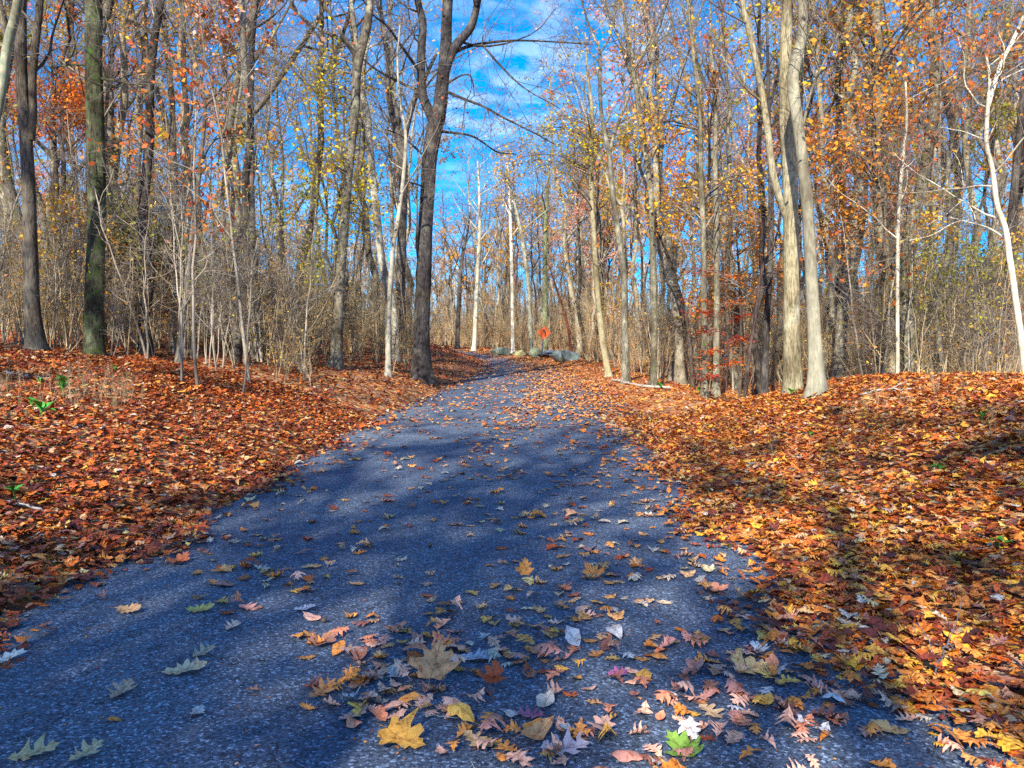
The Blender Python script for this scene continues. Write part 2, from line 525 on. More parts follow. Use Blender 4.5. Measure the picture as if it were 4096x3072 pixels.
def clump(C, r, keep=.32, sc=.75):
    # leaves hang in clumps: keep the twigs lying where a smooth 3-D field is high
    m = C[:, -1]; o = r.uniform(0, 6.28, 3)
    f = (np.sin(m[:, 0] * sc * 2 + o[0] + 1.3 * np.sin(m[:, 2] * sc)) + np.sin(m[:, 1] * sc * 2 + o[1] + 1.3 * np.sin(m[:, 0] * sc))
         + np.sin(m[:, 2] * sc * 2 + o[2] + 1.3 * np.sin(m[:, 1] * sc))) + r.normal(size=len(m)) * .35
    return C[f >= np.quantile(f, 1 - keep)]

def leaf_quads(C, per, size, r, spread=0.12, droop=True):
    """little folded leaf blades scattered along the twigs C (B,n,3)"""
    B, n, _ = C.shape
    u = r.random((B, per)) * (n - 1) * 0.95 + 0.02
    i = np.clip(u.astype(int), 0, n - 2); w = (u - i)[..., None]
    bi = np.arange(B)[:, None]
    c = (C[bi, i] * (1 - w) + C[bi, i + 1] * w).reshape(-1, 3)
    c = c + r.normal(size=c.shape) * spread
    m = len(c)
    a = r.normal(size=(m, 3)); a[:, 2] *= 0.6; a /= np.linalg.norm(a, axis=1, keepdims=True)
    b = np.cross(a, r.normal(size=(m, 3))); b /= np.linalg.norm(b, axis=1, keepdims=True)
    s = size * (0.6 + 0.8 * r.random((m, 1)))
    nrm = np.cross(a, b)
    v = np.stack([c - a * s * 0.55, c + b * s * 0.38 + nrm * s * 0.1, c + a * s * 0.6, c - b * s * 0.38 + nrm * s * 0.1], 1)
    return v.reshape(-1, 3), np.arange(m * 4).reshape(-1, 4)

# ------------------------------------------------------------------ tree generator
def crown_geo(parents, r, nlimb=None, levels=3, leaves=0, leaf_size=0.09, twig_len=1.0, nb=5, nt=5, tw_r=0.006, dens_up=0.05, leaf_spread=0.12, sub=3):
    """parents: list of (P, R) limb polylines that carry twigs. one crown: twigs (material 0) + leaves (material 1)"""
    g = Geo()
    n0 = 12
    P = np.stack([resample(np.column_stack([p, q]), n0) for p, q in parents])
    PP, RR = P[:, :, :3], P[:, :, 3]
    b1, r1 = children(PP, RR, nb, 0.15, 0.98, lambda u, x: (0.7 + 1.5 * x) * (1.25 - 0.6 * u) * twig_len, (30, 70), 6, dens_up, 0.45, 0.16, r, tw_r)
    v, q = tubes(b1, np.minimum(r1, 0.03), 4); g.add(v, q, mi=0)
    b2, r2 = children(b1, r1, nt, 0.15, 1.0, lambda u, x: (0.35 + 0.8 * x) * twig_len, (25, 65), 4, 0.05, 0.6, 0.2, r, tw_r * 0.8)
    v, q = tubes(b2, np.minimum(r2, 0.012), 3); g.add(v, q, mi=0)
    last = b2
    if levels >= 3:
        b3, r3 = children(b2, r2, sub, 0.2, 1.0, lambda u, x: (0.15 + 0.4 * x) * twig_len, (25, 60), 3, 0.03, 0.7, 0.2, r, tw_r * 0.6)
        v, q = tubes(b3, r3, 3); g.add(v, q, mi=0)
        last = b3
    if leaves > 0:
        sel = clump(last, r)
        k = max(1, int(round(leaves / len(sel))))
        if leaves < len(sel):
            sel = sel[r.permutation(len(sel))[:leaves]]
        v, q = leaf_quads(sel, k, leaf_size, r, leaf_spread)
        g.add(v, q, mi=1)
    return g

def proto_tree(seed, Ht, r0, fork=None, nl=11, first=0.35, spread=0.30, leaves=1500, leaf_size=0.10, nb=5, nt=5, lean=0.0, levels=3, up=0.1, tw=1.0, ang=(28, 62), sub=3, wob=0.008):
    """unit template: returns trunk mesh geo, crown geo (local coordinates, base at origin)"""
    r = np.random.default_rng(seed)
    n = 18
    tt = np.linspace(0, 1, n)
    bend = np.cumsum(r.normal(size=(n, 2)) * Ht * wob, axis=0)
    bend -= bend[0]
    P = np.column_stack([bend[:, 0] + lean * Ht * tt, bend[:, 1], Ht * tt - 0.25])
    flare = 1 + 0.55 * np.exp(-tt * Ht / 0.35)
    Rr = r0 * (1 - 0.82 * tt) * flare
    g = Geo()
    v, q = tubes(P[None], Rr[None], 10); g.add(v, q)
    limbs = [(P[int(n * 0.6):], Rr[int(n * 0.6):])]
    main = [(P, Rr)]
    if fork:
        i = int(n * fork)
        d = np.array([r.choice([-1, 1]) * (0.28 + 0.2 * r.random()), r.normal() * 0.25, 0])
        L = Ht * (1 - fork) * 0.9
        s = np.linspace(0, 1, 10)
        Q = P[i] + np.outer(s ** 0.8, d * L) + np.outer(s, [0, 0, L])
        Q[:, :2] += np.cumsum(r.normal(size=(10, 2)) * 0.06, axis=0)
        Q[0] = P[i]
        QR = Rr[i] * 0.8 * (1 - 0.8 * s)
        v, q = tubes(Q[None], QR[None], 8); g.add(v, q)
        main.append((Q, QR)); limbs.append((Q[4:], QR[4:]))
    for (MP, MR), cnt, f0 in zip(main, (nl, nl // 2), (first, 0.15)):
        C, CR = children(MP[None], MR[None], cnt, f0, 0.96, lambda u, x: Ht * spread * (0.55 + 0.6 * x) * (1.15 - 0.75 * u), ang, 9, up, 0.55, 0.10, r, 0.012)
        v, q = tubes(C, CR, 6); g.add(v, q)
        for c, cr in zip(C, CR): limbs.append((c, cr))
    cg = crown_geo(limbs, r, leaves=leaves, leaf_size=leaf_size, nb=nb, nt=nt, levels=levels, twig_len=tw * Ht / 16.0, sub=sub, leaf_spread=.08)
    return g, cg

# ================================================================== SETTING
# ground: one sheet to the horizon
def grid_axis(parts):
    a = [np.arange(s, e, st) for s, e, st in parts]
    return np.unique(np.round(np.concatenate(a), 4))
gx = grid_axis([(-400, -60, 20), (-60, -20, 2), (-20, 20, 0.25), (20, 60, 2), (60, 401, 20)])
gy = grid_axis([(-120, -10, 5), (-10, 0, 0.5), (0, 30, 0.25), (30, 90, 0.75), (90, 160, 5), (160, 401, 20)])
X, Y = np.meshgrid(gx, gy)
Z = height(X, Y)
c, w = road_c(Y), road_w(Y)
under = (np.abs(X - c) < w + 0.05)
Z = np.where(under, Z - 0.05, Z)
nx, ny = len(gx), len(gy)
idx = np.arange(nx * ny).reshape(ny, nx)
q = np.stack([idx[:-1, :-1], idx[:-1, 1:], idx[1:, 1:], idx[1:, :-1]], -1).reshape(-1, 4)
me = make_mesh('ground', np.column_stack([X.ravel(), Y.ravel(), Z.ravel()]), q, None, [M_GROUND])
tag(obj('ground', me), kind='structure')

# asphalt path
ys = np.concatenate([np.arange(-30, 30, 0.3), np.arange(30, 95, 0.6)])
us = np.linspace(-1, 1, 15)
V = []
for y in ys:
    c, w = road_c(y), road_w(y)
    jl, jr = 0.10 * math.sin(y * 1.7) + 0.05 * math.sin(y * 5.3), 0.10 * math.sin(y * 1.9 + 1) + 0.05 * math.sin(y * 4.7)
    for u in us:
        x = c + u * w + (jl if u == -1 else 0) + (jr if u == 1 else 0)
        zc = float(np.interp(y, GZ, GH))
        V.append((x, y, zc + 0.03 - 0.035 * u * u))
V = np.array(V); m = len(us)
idx = np.arange(len(V)).reshape(-1, m)
q = np.stack([idx[:-1, :-1], idx[:-1, 1:], idx[1:, 1:], idx[1:, :-1]], -1).reshape(-1, 4)
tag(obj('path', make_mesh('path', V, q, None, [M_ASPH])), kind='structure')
def path_z(x, y):
    u = (x - road_c(y)) / road_w(y)
    return np.interp(y, GZ, GH) + 0.03 - 0.035 * np.clip(u, -1, 1) ** 2
def surf_z(x, y):
    on = np.abs(x - road_c(y)) < road_w(y)
    return np.where(on, path_z(x, y), height(x, y))

# ================================================================== HERO TREES
TREES = []      # (object, base pixel x, descriptor) for the labels of the others
def px_line(pts, Yd, lift=None):
    """[(px,py,width_px[,dY])] -> world polyline with radii at depth Yd"""
    out = []
    for p in pts:
        d = Yd + (p[3] if len(p) > 3 else 0)
        w = at_depth(p[0], p[1], d)
        out.append([*w, p[2] * 0.5 * d / F])
    return np.array(out)

def extend_up(L, top, r, lean=0.08):
    """carry a stem on above the picture's edge to its tree's height"""
    L = list(map(list, L))
    while L[-1][2] < top:
        a, b = np.array(L[-2][:3]), np.array(L[-1][:3])
        d = (b - a) / (np.linalg.norm(b - a) + 1e-9)
        d = d * 0.7 + np.array([r.normal() * lean, r.normal() * lean, 0.6]); d /= np.linalg.norm(d)
        k = min(1.8, max(0.6, top - L[-1][2]))
        nr = max(L[-1][3] * (0.84 if top - L[-1][2] > 2 else 0.6), 0.012)
        L.append([*(b + d * k), nr])
        if d[2] < 0.1: break
    return np.array(L)

def hero(name, label, cat, stems, Yd=None, color=(0.3, 0.28, 0.24), mat=None, top=17, leaves=600, leafc=(0.55, 0.26, 0.08),
         side=9, seed=1, t0=0.35, leaf_size=0.08, nb=4, nt=5, slen=2.6, flare=1.7, limb_mat=None, tw=1.0, sub=3, leaf_spread=0.12, ang=(35, 75), upb=0.06, ext=True, group=None, side_r=0.45, clouds=()):
    """stems: first is the trunk, others are limbs drawn from the photo"""
    r = np.random.default_rng(seed)
    leaves = int(leaves * 0.55)
    mat = mat or M_BARK
    b0 = stems[0][0]
    if Yd is None:
        base = at(b0[0], b0[1]); Yd = base[1]
    L0 = px_line(stems[0], Yd)
    base = np.array([L0[0][0], L0[0][1], H(L0[0][0], L0[0][1])])
    L0[0][2] = base[2] - 0.12
    lines = [L0] + [px_line(s, Yd) for s in stems[1:]]
    for i, s in enumerate(stems):
        if ext and s[-1][1] <= 60: lines[i] = extend_up(lines[i], top * (1.0 if i == 0 else 0.85), r)
    root = empty(name, base)
    tag(root, label, cat, group or 'trees of the woodland')
    off = base[None, :]
    parents = []
    for i, L in enumerate(lines):
        n = max(14, min(48, int(len(L) * 5)))
        S = resample(L, n)
        P, Rr = S[:, :3] - off, np.maximum(S[:, 3], 0.006)
        if i == 0:
            hgt = P[:, 2] + 0.12
            Rr = Rr * (1 + (flare - 1) * np.exp(-np.maximum(hgt, 0) / 0.28))
            k = 16
            # root flare ridges
            v, q = tubes(P[None], Rr[None], k)
            ringi = np.repeat(np.arange(n), k); a = np.tile(np.arange(k), n)
            cen = P[ringi]
            amp = 0.22 * (flare - 1) * np.exp(-np.maximum(cen[:, 2] + 0.1, 0) / 0.4)
            sc = 1 + amp * np.sin(a * 2 * np.pi / k * 4 + seed) + 0.035 * np.sin(a * 2 * np.pi / k * 3 + ringi * 0.5)
            v = cen + (v - cen) * sc[:, None]
        else:
            v, q = tubes(P[None], Rr[None], 10 if Rr[0] > 0.05 else 6)
        g = Geo(); g.add(v, q)
        if i == 0:
            tg = g
        else:
            o = obj('limb', g.mesh('limb', [limb_mat or mat]), root, color)
        zmin = P[0, 2] + (P[-1, 2] - P[0, 2]) * (t0 if i == 0 else 0.12)
        sel = P[:, 2] >= min(zmin, P[-4, 2]) if P[-1, 2] > P[0, 2] else np.ones(len(P), bool)
        sel[-4:] = True
        parents.append((P[sel], Rr[sel]))
    # side branches grown off every stem
    lim = list(parents)
    cg0 = None
    if clouds:
        cl_ = []
        S = resample(lines[0], 60); S = S[:, :3] - off
        for (cx, cy, rx, ry, cnt, dY) in clouds:
            cen = at_depth(cx, cy, Yd + dY) - base
            rw = np.array([rx, rx, ry]) / F * Yd
            for _ in range(7):
                tgt = cen + np.clip(r.normal(size=3), -1.3, 1.3) * rw * .8
                j = int(np.argmin(np.abs(S[:, 2] - (tgt[2] - .35 * np.linalg.norm((tgt - S[30])[:2]) * .6))))
                s0 = S[j]; tt = np.linspace(0, 1, 10)[:, None]
                P_ = s0 * (1 - tt) + tgt * tt + np.array([0, 0, 1]) * (np.sin(tt * np.pi) * .12 * np.linalg.norm(tgt - s0)) + np.cumsum(r.normal(size=(10, 3)) * .03, 0) * (tt > 0)
                R_ = .028 * (1 - .75 * tt[:, 0])
                cl_.append((P_, R_, cnt))
        Pc = np.stack([a for a, _, _ in cl_]); Rc = np.stack([b for _, b, _ in cl_])
        cg0 = Geo(); v, q = tubes(Pc, Rc, 5); cg0.add(v, q)
        b1_, r1_ = children(Pc[:, 5:], Rc[:, 5:], 8, .0, 1, lambda u, x: .5 + .7 * x, (30, 80), 5, .0, .5, .2, r, .005)
        v, q = tubes(b1_, r1_, 3); cg0.add(v, q)
        b2_, r2_ = children(b1_, r1_, 4, .1, 1, lambda u, x: .2 + .4 * x, (30, 80), 3, -.02, .6, .2, r, .004)
        v, q = tubes(b2_, r2_, 3); cg0.add(v, q)
        per = max(1, int(sum(c[4] for c in clouds) / len(b2_)))
        v, q = leaf_quads(b2_, per, leaf_size * 1.15, r, .16); cg0.add(v, q, mi=1)
    for (P, Rr), cnt in zip(parents, [side] + [max(2, side // 3)] * (len(parents) - 1)):
        C, CR = children(P[None], Rr[None], cnt, 0.03, 0.97, lambda u, x: slen * (0.5 + x) * (1.2 - 0.6 * u), ang, 9, upb, side_r, 0.12, r, 0.010)
        CR = np.minimum(CR, 0.055 * (1 - 0.8 * np.linspace(0, 1, 9))[None])
        v, q = tubes(C, CR, 6); tg.add(v, q)
        for c_, cr_ in zip(C, CR): lim.append((c_, cr_))
    obj('trunk', tg.mesh('trunk', [mat]), root, color)
    cg = crown_geo(lim[1:] if len(lim) > 3 else lim, r, leaves=leaves, leaf_size=leaf_size, nb=nb, nt=nt, twig_len=tw, sub=sub, leaf_spread=.07)
    if cg0 is not None:
        cg.v += cg0.v; cg.q += [a + cg.n for a in cg0.q]; cg.fq += cg0.fq; cg.n += cg0.n
    obj('crown', cg.mesh('crown', [M_TWIG, M_FOL]), root, leafc)
    TREES.append((root, b0[0]))
    return root

PALE, GREY, DARK, BROWN = (0.36, 0.32, 0.24), (0.17, 0.15, 0.125), (0.06, 0.05, 0.045), (0.12, 0.09, 0.07)
GOLD, ORANGE, RUST, PINK, YEL, OLIVE, RED = (0.85, 0.46, 0.04), (0.85, 0.24, 0.02), (0.58, 0.17, 0.04), (0.78, 0.42, 0.28), (0.80, 0.60, 0.02), (0.34, 0.31, 0.04), (0.42, 0.035, 0.02)

hero('oak_tree', 'big dark furrowed oak beside the path, splitting high into three bare limbs', 'tree',
     [[(1686, 1524, 88), (1686, 1350, 66), (1696, 1109, 60), (1700, 916, 58), (1710, 771, 58), (1720, 627, 60), (1742, 500, 66), (1758, 440, 58), (1768, 338, 52), (1782, 193, 46), (1792, 0, 40)],
      [(1738, 500, 44), (1722, 455, 42), (1692, 386, 38), (1684, 290, 35), (1686, 193, 33), (1691, 87, 31), (1671, 0, 27)],
      [(1778, 290, 40), (1800, 225, 38), (1830, 174, 36), (1884, 106, 32), (1912, 0, 27)],
      [(1812, 212, 16), (1883, 183, 13, .5), (2018, 164, 9, 1), (2153, 164, 7, 1.4), (2375, 178, 4, 2)],
      [(1925, 175, 9, .6), (2018, 280, 8, 0), (2105, 357, 6, -.5), (2240, 434, 4, -1)],
      [(1790, 368, 13), (1854, 395, 11, -.3), (1941, 429, 9, -.6), (2018, 473, 8, -1), (2134, 530, 6, -1.4), (2221, 579, 4, -1.6)],
      [(1762, 526, 12), (1874, 540, 9, .4), (1931, 569, 7, .8), (1989, 608, 6, 1), (2066, 617, 4, 1.2)],
      [(1795, 330, 9), (1850, 300, 7, -.5), (1885, 308, 6, -.8), (1898, 386, 4, -1)],
      [(1690, 370, 13), (1600, 330, 11, .6), (1500, 275, 9, 1), (1440, 225, 6, 1.4)],
      [(1688, 300, 13), (1610, 190, 11, -.6), (1545, 100, 9, -1), (1470, 30, 7, -1.4)],
      [(1715, 640, 11), (1660, 590, 9, .5), (1600, 540, 7, .9), (1550, 520, 5, 1.2)],
      [(1705, 750, 9), (1660, 735, 7, -.4), (1630, 728, 5, -.6)]],
     color=(0.065, 0.058, 0.062), top=19, leaves=160, leafc=RUST, side=10, seed=3, t0=0.62, nb=4, slen=2.6, flare=1.45, side_r=0.3)
hero('maple_tree', 'bowed tree left of the split oak, pale at its foot and dark above', 'tree',
     [(1339, 1476, 52), (1358, 1157, 40), (1372, 965, 38), (1382, 820, 36), (1401, 627, 34), (1421, 434, 36), (1425, 289, 38), (1450, 174, 36), (1469, 96, 34), (1478, 0, 30)] and
     [[(1339, 1476, 52), (1358, 1157, 40), (1372, 965, 38), (1382, 820, 36), (1401, 627, 34), (1421, 434, 36), (1425, 289, 38), (1450, 174, 36), (1469, 96, 34), (1478, 0, 30)],
      [(1430, 205, 22), (1380, 165, 18), (1315, 135, 15, .4), (1260, 105, 13, .6), (1218, 77, 11, .8), (1160, 0, 9, 1)],
      [(1425, 230, 18), (1372, 145, 15, -.4), (1330, 70, 12, -.6), (1295, 0, 10, -.8)],
      [(1438, 230, 20), (1425, 160, 20, .3), (1411, 60, 20, .5), (1405, 0, 17, .6)]],
     color=(0.17, 0.15, 0.12), mat=M_LICHEN, top=18, leaves=900, leafc=YEL, side=9, clouds=[(1270, 250, 150, 90, 1500, 1), (1360, 390, 80, 45, 500, 0), (1330, 640, 60, 60, 400, 0), (1420, 850, 50, 40, 200, 1)], seed=5, t0=0.6, slen=2.6)
hero('oak_tree', 'thick straight trunk coated in green moss on the left bank', 'tree',
     [[(377, 1425, 74), (378, 1254, 72), (386, 868, 68), (381, 482, 66), (374, 193, 64), (374, 0, 60)],
      [(405, 315, 12), (470, 325, 9, -.4), (570, 345, 5, -.8)],
      [(352, 262, 10), (290, 258, 8, .4), (215, 270, 5, .8)]],
     color=(0.075, 0.072, 0.048), mat=M_MOSSY, top=19, leaves=700, leafc=ORANGE, side=9, seed=8, t0=0.55, flare=1.35)
hero('dead_tree', 'grey trunk at the far left with peeling bark round its foot', 'tree',
     [[(150, 1412, 66), (130, 1225, 58), (121, 965, 52), (111, 675, 48), (98, 463, 46), (85, 290, 44), (82, 96, 42), (85, 0, 38)],
      [(122, 560, 32), (132, 463, 30), (130, 318, 30), (142, 174, 30), (160, 0, 28)]],
     color=(0.12, 0.10, 0.08), mat=M_BARK, top=16, leaves=300, leafc=ORANGE, side=9, seed=12, t0=0.45)
hero('maple_tree', 'greenish trunk leaning into the top left corner', 'tree',
     [[(-260, 1500, 44), (-160, 1000, 40), (-60, 640, 38), (0, 390, 36), (30, 180, 36), (72, 0, 34)]], Yd=15,
     color=(0.22, 0.25, 0.18), mat=M_SMOOTH, top=15, leaves=500, leafc=ORANGE, side=7, seed=13, t0=0.5)
hero('maple_tree', 'thin leaning tree right of the mossy trunk, forking halfway up', 'tree',
     [[(708, 1456, 22), (747, 1157, 19), (771, 916, 18), (800, 675, 16), (820, 415, 14), (795, 290, 11), (760, 160, 9), (730, 0, 7)],
      [(818, 430, 9), (880, 360, 8, -.3), (960, 250, 6, -.5), (1010, 190, 5, -.8)],
      [(802, 660, 7), (860, 560, 6, .4), (960, 540, 5, .8), (1060, 520, 3, 1.2)]],
     color=(0.20, 0.18, 0.15), top=12, leaves=220, leafc=GOLD, side=9, seed=15, t0=0.35, slen=1.9, side_r=0.35)
hero('oak_tree', 'slanting grey trunk with a leaning partner behind the thin forked tree', 'tree',
     [[(694, 1380, 28), (700, 1000, 26), (702, 752, 26), (694, 640, 25), (685, 386, 24), (668, 193, 22), (650, 0, 20)],
      [(700, 700, 20), (668, 500, 20), (627, 366, 19), (578, 231, 18), (545, 100, 17), (520, 0, 15)]],
     Yd=30, color=GREY, top=20, leaves=1600, leafc=GOLD, side=10, clouds=[(620, 80, 150, 90, 1300, 0), (820, 90, 100, 80, 800, 0)], seed=17, t0=0.5, slen=3)
hero('ash_tree', 'straight pale trunk with a dark foot halfway between the mossy trunk and the split oak', 'tree',
     [[(1025, 1440, 32), (1020, 1157, 29), (1006, 868, 28), (996, 482, 27), (977, 241, 25), (966, 0, 23)]],
     color=(0.24, 0.22, 0.18), mat=M_LICHEN, top=19, leaves=900, leafc=GOLD, side=10, seed=19, t0=0.5)
hero('birch_tree', 'slim crooked light trunk close on the left of the split oak', 'tree',
     [[(1551, 1505, 21), (1556, 1254, 20), (1570, 1013, 18), (1594, 868, 17), (1613, 714, 15), (1623, 540, 13), (1600, 400, 10), (1590, 250, 8), (1600, 100, 6)]],
     color=(0.40, 0.38, 0.31), mat=M_SMOOTH, leaves=250, leafc=RUST, side=9, seed=21, t0=0.4, slen=1.8, top=13)
hero('sycamore_tree', 'pale bent trunk behind the slim crooked one, bowing left as it rises', 'tree',
     [[(1580, 1430, 34), (1575, 1254, 32), (1530, 1061, 31), (1502, 820, 30), (1478, 579, 28), (1469, 463, 28), (1447, 338, 24), (1470, 150, 20), (1490, 0, 17)]],
     Yd=29, color=(0.52, 0.49, 0.40), mat=M_SMOOTH, top=19, leaves=900, leafc=PINK, side=9, seed=23, t0=0.45)
hero('oak_tree', 'dark trunk just behind the split oak, forking wide below the sky gap', 'tree',
     [[(1609, 1398, 38), (1604, 1100, 36), (1610, 850, 36), (1613, 675, 36), (1606, 590, 36), (1575, 482, 26), (1556, 386, 24), (1546, 193, 21), (1517, 0, 17)],
      [(1610, 590, 26), (1633, 482, 25), (1662, 386, 22), (1705, 300, 16), (1745, 215, 12)]],
     Yd=33, color=(0.20, 0.175, 0.15), top=22, leaves=600, leafc=PINK, side=10, seed=25, t0=0.5, slen=3.2)
# right of the path
hero('ash_tree', 'yellowish slender trunk leaning left, nearest tree right of the boulders', 'tree',
     [[(2438, 1509, 26), (2409, 1350, 24), (2385, 1109, 22), (2375, 916, 20), (2365, 771, 19), (2365, 579, 17), (2367, 434, 14), (2350, 280, 10), (2340, 130, 7)]],
     color=(0.32, 0.28, 0.17), mat=M_SMOOTH, leaves=1100, leafc=YEL, side=11, clouds=[(2270, 500, 130, 60, 700, 0), (2180, 690, 130, 50, 700, 2), (2330, 610, 90, 50, 500, 0), (2460, 570, 60, 45, 400, 0)], seed=31, t0=0.45, slen=2.8, top=15)
hero('maple_tree', 'tree right of the path with a dark shaded foot and a wide fork halfway up', 'tree',  # the dark of the foot is shade; one bark tone serves the whole stem
     [[(2505, 1533, 30), (2500, 1350, 27), (2496, 1109, 26), (2476, 964, 24), (2457, 820, 22), (2442, 675, 21), (2436, 610, 21), (2409, 482, 15), (2399, 338, 14), (2399, 203, 12), (2365, 125, 9), (2327, 0, 7)],
      [(2438, 610, 14), (2462, 521, 13), (2500, 424, 12), (2520, 357, 11), (2539, 280, 10), (2597, 164, 8), (2664, 10, 6)],
      [(2399, 215, 9), (2440, 140, 8, .3), (2470, 0, 6, .5)]],
     color=(0.20, 0.185, 0.15), mat=M_LICHEN, top=16, leaves=1200, leafc=PINK, side=10, seed=33, t0=0.5, slen=2.6)
hero('maple_tree', 'speckled trunk curving left, second of the pair with dark feet right of the path', 'tree',
     [[(2611, 1548, 27), (2616, 1350, 26), (2614, 1109, 25), (2606, 868, 23), (2597, 723, 22), (2577, 579, 21), (2558, 463, 19), (2539, 318, 17), (2520, 241, 15), (2500, 96, 12), (2490, 0, 10)]],
     color=(0.18, 0.165, 0.12), mat=M_LICHEN, top=17, leaves=1300, leafc=PINK, side=11, seed=35, t0=0.45, slen=2.8)
hero('young_maple', 'thin dark stem leaning far left between the dark footed pair and the red sprays', 'tree',
     [[(2771, 1553, 14), (2757, 1350, 13), (2728, 1205, 12), (2680, 1041, 10), (2631, 926, 8), (2622, 820, 6)]],
     color=(0.11, 0.08, 0.07), leaves=120, leafc=ORANGE, side=6, seed=37, t0=0.5, slen=1.4)
hero('tulip_tree', 'straight mottled trunk just behind the red leaf sprays', 'tree',
     [[(2819, 1548, 26), (2816, 1254, 24), (2814, 964, 22), (2805, 723, 20), (2800, 482, 17), (2786, 337, 14), (2766, 145, 11), (2750, 0, 8)]],
     Yd=22, color=(0.19, 0.17, 0.12), mat=M_LICHEN, top=16, leaves=1300, leafc=GOLD, side=11, clouds=[(2760, 860, 170, 60, 900, 3), (2900, 830, 120, 60, 700, 3), (2700, 560, 130, 60, 600, 2)], seed=39, t0=0.4, slen=2.6)
snag = hero('tulip_tree', 'pale straight trunk behind the red sprays with peeled bark hanging near its top', 'tree',
     [[(2863, 1540, 27), (2867, 1254, 24), (2866, 964, 23), (2861, 675, 20), (2863, 482, 16), (2858, 337, 14), (2843, 193, 11), (2839, 0, 8)]],
     Yd=24, color=(0.25, 0.22, 0.16), mat=M_LICHEN, top=16, leaves=1000, leafc=ORANGE, side=10, seed=41, t0=0.45, slen=2.4)
hero('beech_tree', 'tall mottled trunk on the right mound with one pale limb splitting off left', 'tree',
     [[(3171, 1504, 74), (3166, 1254, 63), (3166, 964, 60), (3157, 675, 56), (3142, 482, 50), (3142, 289, 47), (3147, 96, 45), (3152, 0, 42)],
      [(3150, 880, 26), (3122, 810, 28), (3089, 675, 28), (3065, 482, 27), (3032, 289, 25), (2998, 125, 23), (2969, 0, 20)]],
     Yd=15.2, color=(0.34, 0.29, 0.18), mat=M_LICHEN, top=16, leaves=1500, leafc=RUST, side=10, seed=43, t0=0.55, slen=2.6, flare=1.4)
hero('beech_tree', 'smooth grey beech bending left on top of the right mound, broad roots spread', 'tree',
     [[(3270, 1540, 62), (3253, 1254, 50), (3239, 964, 46), (3229, 820, 46), (3207, 627, 44), (3183, 434, 44), (3170, 330, 48), (3176, 265, 46), (3200, 193, 42), (3213, 77, 38), (3208, 0, 34)],
      [(3212, 500, 12), (3248, 357, 11, -.2), (3296, 251, 9, -.4), (3354, 135, 7, -.6)]],
     Yd=14.0, color=(0.27, 0.25, 0.18), mat=M_SMOOTH, top=15, leaves=600, leafc=GOLD, side=9, seed=45, t0=0.6, slen=2.4, flare=2.0)
hero('oak_tree', 'stout patchy trunk behind the mound, its left limb arching to the top edge', 'tree',
     [[(3573, 1500, 62), (3554, 1157, 56), (3528, 964, 54), (3516, 723, 52), (3511, 530, 48), (3506, 337, 46), (3508, 193, 42), (3500, 96, 38), (3511, 0, 34)],
      [(3500, 380, 28), (3458, 241, 27), (3400, 154, 25), (3342, 77, 22), (3313, 0, 20)]],
     Yd=19.5, color=(0.22, 0.18, 0.12), mat=M_LICHEN, top=17, leaves=900, leafc=(0.75, 0.30, 0.03), side=12, clouds=[(3310, 610, 70, 55, 600, -2), (3620, 40, 230, 45, 1400, -2), (3560, 420, 150, 60, 700, -2), (3420, 860, 80, 60, 500, 0)], seed=47, t0=0.3, slen=3.0)
hero('oak_tree', 'broad trunk beside the patchy one, leaning right with a long branch over the clearing', 'tree',
     [[(3641, 1504, 54), (3631, 1157, 50), (3634, 950, 48), (3668, 820, 44), (3699, 675, 42), (3728, 482, 39), (3739, 337, 36), (3737, 193, 33), (3728, 116, 28), (3720, 0, 24)],
      [(3745, 410, 16), (3805, 366, 14, -.3), (3892, 280, 12, -.6), (3969, 231, 10, -.8), (4094, 193, 8, -1)]],
     Yd=18.5, color=(0.18, 0.16, 0.11), mat=M_LICHEN, top=17, leaves=1000, leafc=RUST, side=10, seed=49, t0=0.45, slen=2.8)
hero('birch_tree', 'thin whitish tree in front of the broad leaning trunk', 'tree',
     [[(3593, 1500, 15), (3590, 1150, 14), (3594, 868, 13), (3612, 627, 12), (3627, 482, 10), (3622, 328, 7)]],
     Yd=16.5, color=(0.55, 0.50, 0.40), mat=M_SMOOTH, leaves=120, leafc=GOLD, side=9, seed=51, t0=0.4, slen=1.6)
hero('birch_tree', 'white wavy stem near the right edge, bowing out of the frame', 'tree',
     [[(4110, 1560, 26), (4090, 1389, 25), (4063, 1205, 24), (4036, 1013, 23), (4022, 916, 22), (3988, 820, 20), (3969, 675, 18), (3946, 579, 17), (3950, 434, 15), (3959, 318, 11), (3945, 222, 8)],
      [(4030, 960, 9), (3960, 915, 8, .3), (3880, 890, 6, .6), (3800, 870, 4, 1)],
      [(3952, 430, 16), (3998, 270, 16, .4), (4046, 174, 15, .6), (4094, 67, 13, .8)]],
     Yd=14.5, color=(0.60, 0.56, 0.46), mat=M_SMOOTH, leaves=900, leafc=RUST, side=8, seed=53, t0=0.5, slen=2.0)
hero('oak_tree', 'dark leaning trunk at the extreme right edge', 'tree',
     [[(4010, 1520, 34), (4035, 1100, 32), (4046, 868, 30), (4065, 675, 28), (4094, 386, 27), (4130, 100, 25), (4150, -50, 23)]],
     Yd=21, color=(0.10, 0.085, 0.08), top=17, leaves=700, leafc=RUST, side=11, seed=55, t0=0.45, slen=3)
hero('oak_tree', 'short dark trunk just left of the mound', 'tree',
     [[(3056, 1533, 30), (3065, 1350, 26), (3075, 1157, 24), (3085, 916, 22), (3082, 700, 19), (3075, 450, 15), (3070, 200, 11), (3068, 0, 8)]],
     Yd=19, color=(0.09, 0.08, 0.075), top=14, leaves=400, leafc=GOLD, side=7, seed=57, t0=0.35, slen=2.4)
